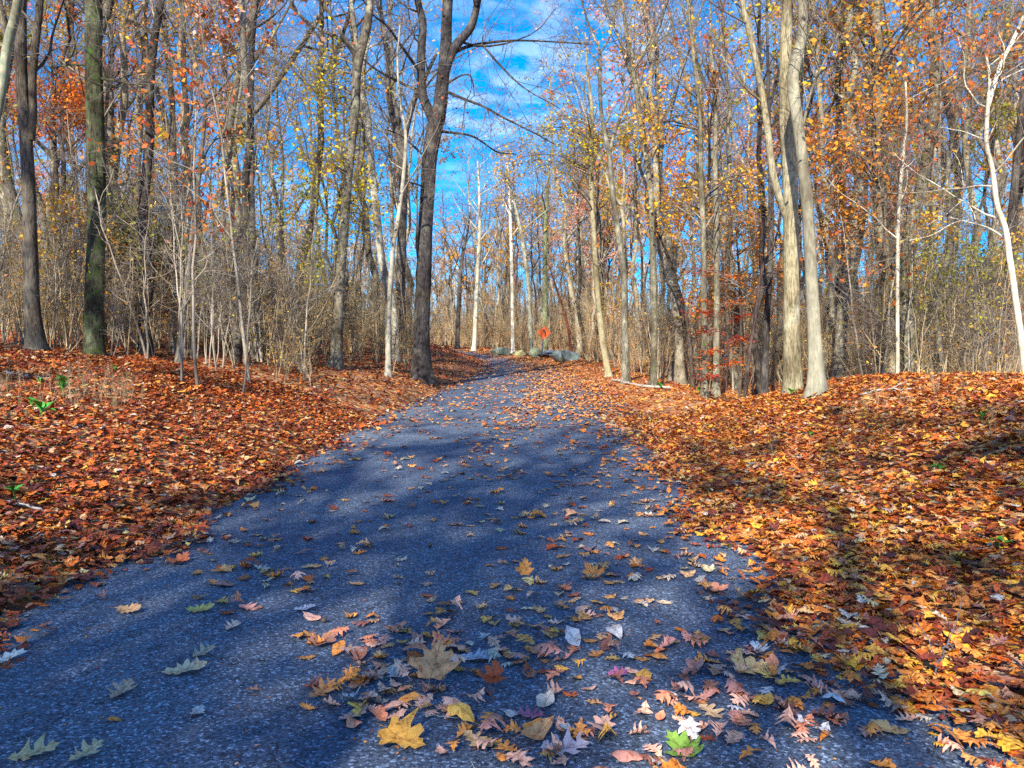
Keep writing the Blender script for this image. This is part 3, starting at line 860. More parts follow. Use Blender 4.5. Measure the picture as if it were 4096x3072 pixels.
hero('young_maple', 'crooked dark stem bowing right, left of the mound beech pair', 'tree',
     [[(2975, 1543, 15), (3000, 1400, 14), (3017, 1302, 14), (3046, 1090, 13), (3085, 1000, 9), (3110, 930, 6)]],
     Yd=18, color=(0.12, 0.08, 0.07), leaves=140, leafc=ORANGE, side=7, seed=59, t0=0.5, slen=1.4)
hero('maple_tree', 'leafy orange tree behind the two left edge trunks', 'tree',
     [[(250, 1400, 20), (240, 1000, 18), (225, 700, 16), (215, 450, 12), (210, 300, 8), (205, 200, 5)]],
     Yd=27, color=DARK, leaves=300, leafc=(0.66, 0.17, 0.015), side=9, seed=81, clouds=[(130, 400, 170, 60, 3400, 0), (270, 380, 80, 50, 1000, 0), (20, 480, 80, 70, 900, 0)], t0=0.4, slen=2.2)
hero('hop_hornbeam', 'low spreading olive leaved tree behind the thin forked tree', 'tree',
     [[(560, 1400, 14), (565, 1250, 12), (575, 1100, 10), (590, 950, 7), (600, 850, 4)]],
     Yd=20, color=BROWN, leaves=200, leafc=(0.30, 0.27, 0.045), side=9, seed=82, clouds=[(520, 1010, 120, 50, 1000, 0), (700, 1040, 110, 40, 900, 0), (620, 880, 130, 40, 800, 1)], t0=0.4, slen=1.8)
hero('hop_hornbeam', 'low olive green leaved tree right of the white wavy stem foot', 'tree',
     [[(3880, 1500, 16), (3885, 1300, 13), (3880, 1150, 10), (3890, 1040, 7), (3900, 950, 4)]],
     Yd=24, color=BROWN, leaves=300, leafc=(0.30, 0.32, 0.045), side=9, seed=83, clouds=[(3800, 1150, 120, 60, 1300, 0), (3960, 1080, 130, 70, 1500, 0), (4060, 1180, 80, 60, 800, 0)], t0=0.4, slen=2)
hero('hop_hornbeam', 'gold and orange understorey tree between the red sprays and the mound', 'tree',
     [[(2960, 1480, 14), (2965, 1300, 12), (2960, 1150, 10), (2950, 1000, 7), (2945, 900, 4)]],
     Yd=27, color=BROWN, leaves=300, leafc=(0.75, 0.30, 0.03), side=9, seed=84, clouds=[(2900, 1130, 120, 50, 900, 0), (3040, 1100, 90, 70, 900, 0), (3000, 940, 100, 50, 600, 0)], t0=0.4, slen=2)
# far trunks round the bend
hero('birch_tree', 'bright white trunk rising behind the square boulder', 'tree',
     [[(2052, 1375, 15), (2047, 1061, 13), (2042, 900, 12), (2036, 740, 8), (2030, 650, 5)]],
     Yd=60, color=(0.75, 0.72, 0.62), mat=M_SMOOTH, leaves=500, leafc=GOLD, side=8, seed=61, t0=0.55, slen=3, leaf_size=0.14, tw=1.4)
hero('ash_tree', 'pale trunk standing where the path bends out of sight', 'tree',
     [[(1896, 1392, 18), (1907, 1157, 16), (1917, 964, 15), (1917, 771, 11), (1910, 640, 6)]],
     Yd=66, color=(0.52, 0.50, 0.40), mat=M_SMOOTH, leaves=700, leafc=(0.50, 0.36, 0.2), side=12, seed=63, t0=0.5, slen=4, leaf_size=0.14, tw=1.6)
hero('oak_tree', 'dark trunk left of the pale one at the bend', 'tree',
     [[(1828, 1388, 18), (1838, 1157, 16), (1850, 1020, 14), (1870, 930, 9), (1880, 850, 5)]],
     Yd=70, color=(0.13, 0.11, 0.10), leaves=300, leafc=RUST, side=11, seed=65, t0=0.45, slen=4, leaf_size=0.14, tw=1.6)
hero('ash_tree', 'grey trunk behind the mossy boulder, leaning left of the warning sign', 'tree',
     [[(2126, 1365, 19), (2115, 1157, 17), (2090, 964, 15), (2060, 820, 11), (2030, 700, 7)]],
     Yd=56, color=(0.38, 0.37, 0.28), mat=M_LICHEN, leaves=900, leafc=GOLD, side=10, seed=67, t0=0.5, slen=3.4, leaf_size=0.14, tw=1.4)
hero('oak_tree', 'green tinged trunk directly behind the orange warning sign', 'tree',
     [[(2179, 1378, 22), (2180, 1200, 20), (2179, 1061, 18), (2182, 900, 16), (2190, 771, 11), (2200, 600, 7)]],
     Yd=57, color=(0.27, 0.30, 0.18), mat=M_MOSSY, leaves=1100, leafc=(0.45, 0.30, 0.10), side=10, seed=69, t0=0.5, slen=3.6, leaf_size=0.14, tw=1.4)
hero('young_maple', 'thin reddish stem leaning left behind the rear slab of rock', 'tree',
     [[(2292, 1405, 11), (2275, 1330, 10), (2259, 1254, 9), (2221, 1138, 7), (2195, 1060, 4)]],
     Yd=48, color=(0.17, 0.05, 0.035), leaves=60, leafc=ORANGE, side=5, seed=71, t0=0.4, slen=1.6, tw=1.0)

# bark strips hanging off the peeled trunk (parts of that tree)
r_ = np.random.default_rng(5)
base = np.array(snag.location)
for k in range(5):
    p0 = at_depth(2858 + r_.normal() * 14, 265 + 22 * k, 23.9) - base
    s = np.linspace(0, 1, 6)
    P = p0 + np.column_stack([np.cumsum(r_.normal(size=6) * 0.05), -0.1 * s, -0.45 * s + 0.1 * np.sin(s * 5)])
    v, q = tubes(P[None], (0.055 * (1 - 0.6 * s))[None], 4)
    g = Geo(); g.add(v, q)
    obj('bark_strip', g.mesh('bark_strip', [M_BARK]), snag, (0.30, 0.13, 0.06))

# ---------------------------------------------------------------- red-leaved beech sapling with flat sprays
def red_sapling():
    Yd = 19.5
    b = at_depth(2905, 1560, Yd); b[2] = H(b[0], b[1])
    root = empty('beech_sapling', b)
    tag(root, 'young beech holding flat sprays of dark red leaves right of the path', 'sapling')
    r = np.random.default_rng(77)
    L = px_line([(2905, 1560, 7), (2912, 1400, 6), (2900, 1250, 5), (2895, 1100, 4), (2890, 1000, 2.5)], Yd)
    S = resample(L, 16); g = Geo()
    v, q = tubes((S[:, :3] - b)[None], S[:, 3][None], 6); g.add(v, q)
    obj('stem', g.mesh('stem', [M_BARK]), root, (0.12, 0.07, 0.06))
    sprays = [((2905, 1225), (2740, 1210), 0.3), ((2905, 1235), (2960, 1205), -.3), ((2900, 1265), (2735, 1255), -.5), ((2905, 1300), (3000, 1262), .3),
              ((2905, 1330), (2775, 1335), .4), ((2905, 1400), (2775, 1430), -.3), ((2905, 1380), (2995, 1350), .3), ((2905, 1405), (2960, 1370), .6),
              ((2905, 1470), (2800, 1475), .3), ((2905, 1510), (2790, 1520), -.2), ((2905, 1480), (2965, 1440), .2), ((2895, 1100), (2745, 1085), .4), ((2895, 1110), (2960, 1120), -.4)]
    for (a, c, dz) in sprays:
        p0 = at_depth(a[0], a[1], Yd) - b
        p1 = at_depth(c[0], c[1], Yd + dz * 2) - b
        s = np.linspace(0, 1, 7)
        P = p0 + np.outer(s, p1 - p0); P[:, 2] += 0.06 * np.sin(s * 3)
        g = Geo(); v, q = tubes(P[None], (0.008 * (1 - 0.7 * s))[None], 4); g.add(v, q)
        side, sr = children(P[None], np.full((1, 7), 0.006), 12, 0.1, 1.0, lambda u, x: 0.18 + 0.22 * x, (50, 80), 3, 0, 0.6, 0.1, r, 0.003)
        side[..., 2] = side[:, :1, 2] + (side[..., 2] - side[:, :1, 2]) * 0.35
        v, q = tubes(side, sr, 3); g.add(v, q)
        both = np.concatenate([side, np.repeat(P[None, 2:5], 4, 0)])
        m = 5
        u = r.random((len(both), m)) * 1.9; i = u.astype(int).clip(0, 1); w_ = (u - i)[..., None]
        bi = np.arange(len(both))[:, None]
        cc = (both[bi, i] * (1 - w_) + both[bi, i + 1] * w_).reshape(-1, 3) + r.normal(size=(len(both) * m, 3)) * np.array([.06, .06, .035])
        a_ = r.uniform(0, 6.28, len(cc)); sz = 0.035 + 0.03 * r.random(len(cc))
        ax = np.column_stack([np.cos(a_), np.sin(a_), r.normal(size=len(cc)) * 0.25]) * sz[:, None]
        bx = np.column_stack([-np.sin(a_), np.cos(a_), r.normal(size=len(cc)) * 0.35]) * sz[:, None] * 0.55
        v = np.stack([cc - ax, cc + bx, cc + ax, cc - bx], 1).reshape(-1, 3)
        g.add(v, np.arange(len(v)).reshape(-1, 4), mi=1)
        obj('leaf_spray', g.mesh('leaf_spray', [M_TWIG, M_FOL]), root, (0.50, 0.05, 0.015) if r.random() < 0.6 else (0.66, 0.17, 0.02))
    return root
RS = red_sapling()

# ================================================================== WOODLAND TREES
protos = []
specs = [  # seed, H, r0, fork, nl, first, spread, leaves, lean
    (101, 20, .17, None, 10, .48, .20, 420, .02), (102, 18, .14, .45, 9, .45, .22, 900, -.03), (103, 21, .20, .5, 10, .48, .22, 240, .0),
    (104, 16, .11, None, 9, .45, .22, 1500, .05), (105, 19, .18, .35, 10, .42, .26, 1300, -.02), (106, 14, .09, None, 9, .40, .22, 0, -.06),
    (107, 17, .15, None, 11, .38, .28, 2300, .03), (108, 21, .22, .42, 10, .50, .22, 0, -.01), (109, 13, .075, None, 8, .38, .26, 1000, .08),
    (110, 18, .13, .55, 9, .48, .20, 500, .0),
    (111, 19, .18, .5, 14, .25, .30, 6000, .02)]     # the last one is leafier and stands only behind the viewpoint
for (sd, h, r0, fk, nl, f, s, lv, ln) in specs:
    tg, cg = proto_tree(sd, h, r0, fk, nl, f, s, lv, 0.125, lean=ln, sub=2, nt=4, nb=4)
    protos.append((tg.mesh('trunk', [M_BARK]), cg.mesh('crown', [M_TWIG, M_FOL]), h, r0, fk is not None, ln))
smooth_tr = []
for t_, c_, h, r0, fk, ln in protos:
    m2 = t_.copy(); m2.materials[0] = M_LICHEN
    smooth_tr.append(m2)

def pick_leaf(px, rr):
    """leaf colour by where in the wood the tree stands"""
    if px < 500: pool = [(ORANGE, .3), (GOLD, .25), (OLIVE, .2), (RUST, .25)]
    elif px < 1500: pool = [(GOLD, .4), (OLIVE, .1), (PINK, .25), (RUST, .15), (YEL, .1)]
    elif px < 2150: pool = [((.48, .34, .2), .4), (PINK, .25), (GOLD, .25), (OLIVE, .1)]
    elif px < 3050: pool = [(PINK, .25), (GOLD, .3), (ORANGE, .3), (YEL, .15)]
    else: pool = [(RUST, .2), (ORANGE, .2), (OLIVE, .2), (GOLD, .4)]
    x = rr.random(); s = 0
    for c_, w_ in pool:
        s += w_
        if x < s: return c_
    return pool[-1][0]

CNAME = {GOLD: 'golden', ORANGE: 'orange', RUST: 'rusty', PINK: 'pinkish', YEL: 'yellow', OLIVE: 'olive', (.48, .34, .2): 'tan'}
placed = [(o.location.x, o.location.y) for o, _ in TREES] + [(RS.location.x, RS.location.y)]
WOOD = []
r_ = np.random.default_rng(41)
tries = 0
# distance bands so that near, middle and far trees are all there
targets = [(17, 30, 36), (30, 48, 66), (48, 72, 84), (72, 95, 60), (50, 94, 46)]
for (ya, yb, cnt) in targets:
    n_ok = 0; tries = 0
    centre = ya == 50
    while n_ok < cnt and tries < 20000:
        tries += 1
        y = math.sqrt(r_.uniform(ya * ya, yb * yb))
        px = r_.uniform(1650, 2450) if centre else r_.uniform(-250, 4350)
        x = (px - 2048) / F * y
        dl = abs(x - float(road_c(y))) - float(road_w(y))
        if dl < 1.6 + (0.03 * y): continue
        if y < 24 and px > 2250 and px < 3500: continue
        if y < 30 and 1560 < px < 2400: continue
        if y < 52 and 1760 < px < 2330: continue
        if y < 62 and 1700 < px < 2120: continue
        if y > 62 and x < road_c(min(y, 95)) + 3 and x > road_c(min(y, 95)) - 3: continue
        mind = 1.2 if y < 48 else 0.9
        if y < 60 and abs(px - 2165) < 60 * (y / 50) ** -1: continue
        if any((x - a) ** 2 + (y - b) ** 2 < mind * mind for a, b in placed): continue
        placed.append((x, y)); n_ok += 1
        WOOD.append((x, y, px))
for i, (x, y, px) in enumerate(WOOD):
    if y < 26: k = int(r_.choice([5, 5, 8, 9, 0]))
    else: k = int(r_.integers(0, 10))
    tm, cm, h, r0, fk, ln = protos[k]
    u = r_.random()
    tone = 'pale' if u < .36 else ('grey' if u < .66 else 'dark')
    col = {'pale': PALE, 'grey': GREY, 'dark': DARK}[tone]
    j = 0.8 + 0.4 * r_.random(); col = tuple(min(1, c_ * j) for c_ in col)
    lc = pick_leaf(px, r_)
    root = empty('woodland_tree', (x, y, H(x, y)))
    root.rotation_euler = (r_.normal() * .03, r_.normal() * .03, r_.uniform(0, 6.28))
    sc = 0.82 + 0.36 * r_.random()
    if 1750 < px < 2300: sc *= 0.80          # lower trees where the path's gap opens to the sky
    wd = 0.75 + 0.5 * r_.random()
    root.scale = (sc, sc, sc)
    t_ = obj('trunk', tm if tone == 'dark' else smooth_tr[k], root, col)
    c_ = obj('crown', cm, root, lc)
    root['group'] = 'trees of the woodland'; root['category'] = 'tree'
    TREES_ = (root, px, tone, 'slim' if r0 * sc < .125 else ('stout' if r0 * sc > .17 else 'middling'), 'forked' if fk else 'straight', CNAME.get(lc, 'tan'), y)
    WOOD[i] = TREES_

# labels of the woodland trees: counted off from a tree or thing anyone can find
LANDM = [(120, 'the peeling trunk'), (380, 'the mossy trunk'), (710, 'the thin forked tree'), (1025, 'the dark footed ash'), (1350, 'the bowed maple'),
         (1686, 'the split oak'), (1905, 'the bend in the path'), (2165, 'the warning sign'), (2438, 'the yellowish trunk'), (2611, 'the speckled trunk'),
         (2865, 'the red sprays'), (3170, 'the mound beeches'), (3600, 'the patchy oak'), (3960, 'the white wavy stem')]
ORD = ['first', 'second', 'third', 'fourth', 'fifth', 'sixth', 'seventh', 'eighth', 'ninth', 'tenth', 'eleventh', 'twelfth', 'thirteenth', 'fourteenth', 'fifteenth', 'sixteenth', 'seventeenth', 'eighteenth', 'nineteenth', 'twentieth']
def label_by_landmark(items, text):
    """items: (obj, px, descriptor); text(desc, ordinal, side, landmark)"""
    buckets = {}
    for o, px, d in items:
        li = min(range(len(LANDM)), key=lambda k: abs(LANDM[k][0] - px))
        side = 'left' if px < LANDM[li][0] else 'right'
        buckets.setdefault((d, li, side), []).append((abs(px - LANDM[li][0]), o))
    for (d, li, side), L in buckets.items():
        L.sort(key=lambda a: a[0])
        for n, (_, o) in enumerate(L):
            o['label'] = text(d, ORD[min(n, 19)] if len(L) > 1 else '', side, LANDM[li][1])
def dist_word(y): return 'near' if y < 30 else ('mid-distance' if y < 52 else ('far' if y < 72 else 'farthest'))
def tl(d, o_, side, lm):
    dw, tone, size, form, lc = d
    return f"{(o_ + ' ') if o_ else ''}{dw} {size} {tone} {form} tree with {lc} leaves, {side} of {lm}"
label_by_landmark([(w_[0], w_[1], (dist_word(w_[6]), w_[2], w_[3], w_[4], w_[5])) for w_ in WOOD], tl)

# trees standing behind the viewpoint: their shade falls across the path in front
SHADE = [(-8.5, -14, 2, 1.0, 'bare forked tree back along the path on its left verge'), (-4.6, -20, 10, 1.05, 'full crowned tree behind the viewpoint close to the path'),
         (-13, -9, 10, .90, 'full crowned tree left of and behind the viewpoint'), (-6.0, -8.0, 5, 1.1, 'slim bare tree nearest behind the viewpoint on the left bank'),
         (1.0, -9.5, 3, .95, 'thinly leaved tree on the right verge behind the viewpoint'), (-11, -26, 10, 1.1, 'broad tree far back on the left bank'),
         (-16.5, 2.0, 10, .85, 'leafy tree on the left bank beside the viewpoint'), (-14.0, 7.5, 7, .9, 'stout bare tree on the left bank beyond the frame'),
         (0.3, -24, 10, 1.05, 'broad tree far back beside the right verge'), (-6.6, -12.4, 10, .92, 'leafy tree second along the left verge behind the viewpoint'),
         (-3.7, -13.8, 10, .88, 'leafy tree closest to the asphalt on the left, behind the viewpoint'), (-10, -16, 10, .95, 'leafy tree on the left bank well behind the viewpoint'),
         (-15.5, -5.0, 10, .9, 'leafy tree high on the left bank behind the viewpoint'), (-4.0, -7.0, 4, .9, 'forked tree on the left verge just behind the viewpoint')]
for (x, y, k, s, lab) in SHADE:
    root = empty('woodland_tree', (x, y, H(x, y)))
    root.rotation_euler = (0, 0, x * 1.7 + y)
    root.scale = (s, s, s)
    obj('trunk', protos[k][0], root, GREY); obj('crown', protos[k][1], root, ORANGE)
    tag(root, lab, 'tree', 'trees behind the viewpoint')

# ================================================================== SAPLINGS
def sapling_geo(seed, h, leaves, lean, lsz=0.06, stems=1):
    r = np.random.default_rng(seed)
    g = Geo(); par = []
    for s in range(stems):
        n = 12; t = np.linspace(0, 1, n)
        d = np.array([lean * .6 + r.normal() * .06, r.normal() * .07])
        b = np.cumsum(r.normal(size=(n, 2)) * h * .006, axis=0); b -= b[0]
        P = np.column_stack([b[:, 0] + d[0] * h * t ** 1.2, b[:, 1] + d[1] * h * t, h * (1 - .12 * s) * t - .05])
        r0 = (0.010 + 0.0035 * h) * (1 - .15 * s)
        Rr = r0 * (1 - .75 * t)
        v, q = tubes(P[None], Rr[None], 6); g.add(v, q)
        par.append((P, Rr))
    lim = []
    for P, Rr in par:
        C, CR = children(P[None], Rr[None], 9, .25, .97, lambda u, x: h * .20 * (.5 + x) * (1.3 - u * .8), (30, 70), 7, .10, .5, .14, r, .006)
        v, q = tubes(C, CR, 4); g.add(v, q)
        lim += [(a, b) for a, b in zip(C, CR)]
    cg = crown_geo(lim, r, leaves=leaves, leaf_size=lsz, nb=4, nt=3, levels=2, twig_len=.11 * h, tw_r=.0045)
    # merge: stem material 0, twig 1, leaf 2
    g2 = Geo()
    g2.v = g.v + [np.concatenate(cg.v)]
    g2.q = g.q + [np.concatenate(cg.q) + g.n]
    g2.fq = g.fq + [np.concatenate(cg.fq) + 1]
    g2.n = g.n + cg.n
    return g2
sap = []
for sd, h, lv, ln, st in [(201, 3.2, 0, .05, 1), (202, 4.5, 40, -.08, 1), (203, 2.4, 0, .10, 2), (204, 5.5, 160, .0, 1), (205, 3.8, 0, -.04, 2), (206, 6.5, 90, .06, 1), (207, 2.8, 260, -.05, 2), (208, 4.0, 0, .12, 3), (209, 5.0, 420, .03, 1)]:
    gg = sapling_geo(sd, h, lv, ln, .07, st)
    sap.append((gg.mesh('sapling', [M_BARK, M_TWIG, M_FOL]), h, lv > 100, st > 1))
def sap_mats():
    # pale bark stems: the object colour drives leaves, so stems carry a colour of their own
    m = plain('sapling_bark', (0.26, 0.22, 0.165), .85, 0, .75, .9)
    for me_, *_ in sap: me_.materials[0] = m
sap_mats()
SAPS = []
r_ = np.random.default_rng(90)
while len(SAPS) < 285:
    y = r_.choice([r_.uniform(13.5, 22), r_.uniform(18, 32), r_.uniform(28, 48)])
    px = r_.uniform(-60, 4150)
    x = (px - 2048) / F * y
    dl = abs(x - float(road_c(y))) - float(road_w(y))
    if dl < 1.3 + .035 * y: continue
    if y < 25 and 2300 < px < 3450: continue
    if px > 3200 and y < 16.5: continue
    if y < 16 and px < 900 and r_.random() < .7: continue
    if y < 40 and 1700 < px < 2420: continue
    if 1250 < px < 1760 and y < 23.5: continue
    k = int(r_.integers(0, len(sap)))
    o = obj('sapling', sap[k][0], None, pick_leaf(px, r_) if r_.random() < .7 else OLIVE, (x, y, H(x, y)))
    s = .7 + .6 * r_.random(); o.scale = (s, s, s)
    o.rotation_euler = (r_.normal() * .08, r_.normal() * .08, r_.uniform(0, 6.28))
    o['group'] = 'saplings of the understorey'; o['category'] = 'sapling'
    SAPS.append((o, px, ('near' if y < 22 else ('middle' if y < 32 else 'far'), 'tall' if sap[k][1] * s > 4.6 else ('low' if sap[k][1] * s < 2.9 else 'knee-bent' if False else 'mid-height'),
                         'leafy' if sap[k][2] else 'bare', 'many-stemmed' if sap[k][3] else 'single-stemmed')))
label_by_landmark(SAPS, lambda d, o_, side, lm: f"{(o_ + ' ') if o_ else ''}{d[0]} {d[1]} {d[2]} {d[3]} sapling {side} of {lm}")

# ================================================================== STUFF: brush, far wood
def merge_instances(name, geos, inst, mats, kind='stuff', tone=None):
    """geos: list of (verts, quads, fmat); inst: list of (k, x, y, z, rot, scale, lean)"""
    V, Q, M = [], [], []
    n = 0
    for (k, x, y, z, rot, s, lx, ly) in inst:
        v, q, fm = geos[k]
        M3 = np.array(Euler((lx, ly, rot)).to_matrix())
        V.append(v @ M3.T * s + np.array([x, y, z])); Q.append(q + n); M.append(fm); n += len(v)
    Q = np.concatenate(Q); M = np.concatenate(M)
    me_ = make_mesh(name, np.concatenate(V), Q, None, mats, M, {'tone': rng.random(len(Q)), 'tone2': rng.random(len(Q))})
    return me_
brush = []
for sd, h, ln in [(301, 1.6, .1), (302, 2.3, -.1), (303, 3.2, .05), (304, 1.1, .15), (305, 2.8, -.05)]:
    r = np.random.default_rng(sd)
    g = Geo()
    n = 8; t = np.linspace(0, 1, n); B = 3
    P = np.zeros((B, n, 3))
    for b in range(B):
        bb = np.cumsum(r.normal(size=(n, 2)) * h * .013, axis=0); bb -= bb[0]
        d = r.normal(size=2) * .12
        P[b] = np.column_stack([bb[:, 0] + d[0] * h * t, bb[:, 1] + d[1] * h * t, h * (.7 + .3 * r.random()) * t - .04])
    Rr = np.tile((.007 + .0022 * h) * (1 - .7 * t), (B, 1))
    v, q = tubes(P, Rr, 4); g.add(v, q)
    C, CR = children(P, Rr, 7, .2, .98, lambda u, x: h * .20 * (.4 + x), (25, 60), 5, .05, .5, .2, r, .004)
    v, q = tubes(C, CR, 3); g.add(v, q)
    C2, CR2 = children(C, CR, 3, .3, 1, lambda u, x: h * .12 * (.4 + x), (30, 70), 3, .0, .5, .2, r, .003)
    v, q = tubes(C2, CR2, 3); g.add(v, q)
    v, q = leaf_quads(C2, 1, .055, r, .05)
    keep = r.random(len(q)) < .5
    q = q[keep]; g.add(v, q, mi=1)
    brush.append((np.concatenate(g.v), np.concatenate(g.q), np.concatenate(g.fq)))
def brush_field(name, cnt, ya, yb, pxa, pxb, seed, s0, s1, leafc, cond=None):
    r = np.random.default_rng(seed); inst = []
    while len(inst) < cnt:
        y = math.sqrt(r.uniform(ya * ya, yb * yb)); px = r.uniform(pxa, pxb); x = (px - 2048) / F * y
        dl = abs(x - float(road_c(y))) - float(road_w(y))
        if dl < .9 + .02 * y: continue
        if cond and not cond(x, y, px): continue
        inst.append((int(r.integers(0, 5)), x, y, H(x, y), r.uniform(0, 6.28), r.uniform(s0, s1), r.normal() * .1, r.normal() * .1))
    o = obj(name, merge_instances(name, brush, inst, [M_BRANCHLITTER, M_FOL]), None, leafc)
    tag(o, kind='stuff')
    return o
def cond_brush(x, y, px):
    if y < 26 and 2250 < px < 3450: return False
    if y < 45 and 2350 < px < 3100 and (x * 7.7) % 1 < .7: return False
    if y < 17.5 and px > 3300: return False
    if y < 45 and 1700 < px < 2400: return False
    if y < 24 and px > 1250 and px < 1760: return False
    if y < 17 and px < 1200: return False
    return True
brush_field('undergrowth', 1000, 15, 38, -100, 4200, 5, .7, 1.3, (0.66, 0.38, 0.07), cond_brush)
brush_field('undergrowth', 1500, 36, 85, -100, 4200, 6, .9, 1.9, (0.75, 0.34, 0.06), cond_brush)

brush_field('undergrowth', 520, 52, 100, 1650, 2500, 7, 1.2, 2.6, (0.62, 0.27, 0.06), lambda x, y, px: not (y < 62 and 1650 < px < 2330))
brush_field('ground_weeds', 90, 5.5, 13, -100, 800, 15, .08, .17, (0.10, 0.17, 0.03), lambda x, y, px: (math.sin(x * 1.7) + math.sin(y * 1.3)) > .1)
brush_field('ground_weeds', 40, 5, 13, 3000, 4100, 16, .08, .15, (0.12, 0.20, 0.03), lambda x, y, px: (math.sin(x * 2.7) + math.sin(y * 1.9)) > .4)
lite = []
for sd, h, r0, fk, nl, f, s, lv in [(401, 16, .18, .5, 8, .3, .24, 260), (402, 14, .13, None, 8, .3, .24, 420), (403, 17, .20, .4, 9, .35, .23, 120), (404, 12, .10, None, 8, .2, .28, 900)]:
    tg, cg = proto_tree(sd, h, r0, fk, nl, f, s, lv, .26, nb=4, nt=3, levels=2, tw=1.1)
    v = np.concatenate(tg.v + cg.v)
    q = np.concatenate(tg.q + [a + tg.n for a in cg.q])
    fm = np.concatenate([np.zeros(sum(map(len, tg.q)), int)] + [a + 1 for a in cg.fq])
    lite.append((v, q, fm))
M_FARBARK = plain('far_bark', (0.36, 0.32, 0.26), .9, 0, .55, .4)
def far_wood(name, cnt, pxa, pxb, seed, leafc, ya=85, yb=150):
    r = np.random.default_rng(seed); inst = []
    while len(inst) < cnt:
        y = math.sqrt(r.uniform(ya * ya, yb * yb)); px = r.uniform(pxa, pxb); x = (px - 2048) / F * y
        sc = r.uniform(.8, 1.15) * (.72 if 1750 < px < 2350 else 1)
        inst.append((int(r.integers(0, 4)), x, y, H(x, y), r.uniform(0, 6.28), sc, r.normal() * .03, r.normal() * .03))
    o = obj(name, merge_instances(name, lite, inst, [M_FARBARK, M_TWIG, M_FOL]), None, leafc)
    tag(o, kind='stuff')
far_wood('distant_woodland', 70, -300, 1500, 9, (0.60, 0.33, 0.10))
far_wood('distant_woodland', 75, 1400, 2500, 10, (0.50, 0.30, 0.16))
far_wood('distant_woodland', 70, 2300, 4400, 11, (0.60, 0.28, 0.06))

# ================================================================== LEAVES ON THE GROUND
def half_outline(kind):
    # (t on midrib, t of outline point, half width) in units of leaf length
    if kind == 'pin':
        return [(0, 0, .0), (.06, .07, .035), (.12, .13, .12), (.14, .20, .19), (.19, .22, .10), (.24, .24, .08), (.28, .28, .17), (.31, .33, .28), (.34, .43, .37), (.40, .41, .24), (.44, .44, .12), (.48, .48, .10), (.52, .52, .22), (.56, .60, .32), (.58, .71, .39), (.64, .67, .24), (.68, .68, .11), (.72, .72, .10), (.76, .78, .17), (.80, .88, .24), (.84, .86, .13), (.88, .88, .075), (.93, .95, .05), (1, 1, 0)]
    if kind == 'white':
        return [(0, 0, .0), (.10, .12, .04), (.17, .18, .14), (.22, .24, .15), (.27, .28, .09), (.33, .34, .17), (.38, .40, .24), (.43, .44, .20), (.46, .46, .12), (.51, .52, .21), (.56, .59, .29), (.61, .63, .25), (.64, .64, .15), (.70, .71, .22), (.75, .79, .26), (.81, .82, .17), (.86, .87, .17), (.93, .95, .15), (.97, .99, .08), (1, 1, 0)]
    if kind == 'maple':
        return [(0, 0, .0), (.02, -.06, .22), (.10, .06, .34), (.16, .12, .30), (.22, .20, .46), (.34, .36, .58), (.36, .34, .36), (.44, .44, .24), (.54, .60, .34), (.62, .70, .30), (.68, .68, .14), (.80, .84, .17), (.86, .86, .07), (1, 1, 0)]
    return [(0, 0, .0), (.12, .12, .13), (.28, .28, .23), (.45, .45, .27), (.62, .62, .25), (.78, .78, .17), (.9, .9, .08), (1, 1, 0)]

def leaf_template(kind, r, curl, fold, simple=1):
    hl = half_outline(kind)
    if simple > 1:
        hl = hl[:1] + hl[1:-1:simple] + hl[-1:]
    n = len(hl)
    mid = np.array([[a[0], 0, 0] for a in hl])
    L = np.array([[a[1] + r.normal() * .022, a[2] * (1 + r.normal() * .10), 0] for a in hl])
    Rt = np.array([[a[1] + r.normal() * .022, -a[2] * (1 + r.normal() * .10), 0] for a in hl])
    V = np.vstack([mid, L, Rt])
    q = []
    for i in range(n - 1):
        q.append([i, i + 1, n + i + 1, n + i]); q.append([i + 1, i, 2 * n + i, 2 * n + i + 1])
    V[:, 0] -= .5
    ax, ph = r.uniform(-1, 1), r.uniform(0, 6.28)
    V[:, 2] = curl * (V[:, 0] ** 2) * 1.1 + fold * np.abs(V[:, 1]) + .35 * curl * V[:, 1] * V[:, 0] * ax + .035 * np.sin(V[:, 0] * 9 + ph) * (np.abs(V[:, 1]) * 4) 
    V[:, 2] += .25 * abs(fold) * V[:, 1] ** 2 * 4
    if simple == 1:   # stalk
        s = np.array([[-.5, .008, 0], [-.5, -.008, 0], [-.78, -.006, .0], [-.78, .006, .0]]); s[:, 2] += V[0, 2]; s[2:, 2] += .03 * r.normal()
        b = len(V); V = np.vstack([V, s]); q.append([b, b + 1, b + 2, b + 3])
    V[:, 2] -= V[:, 2].min()
    return V, np.array(q)

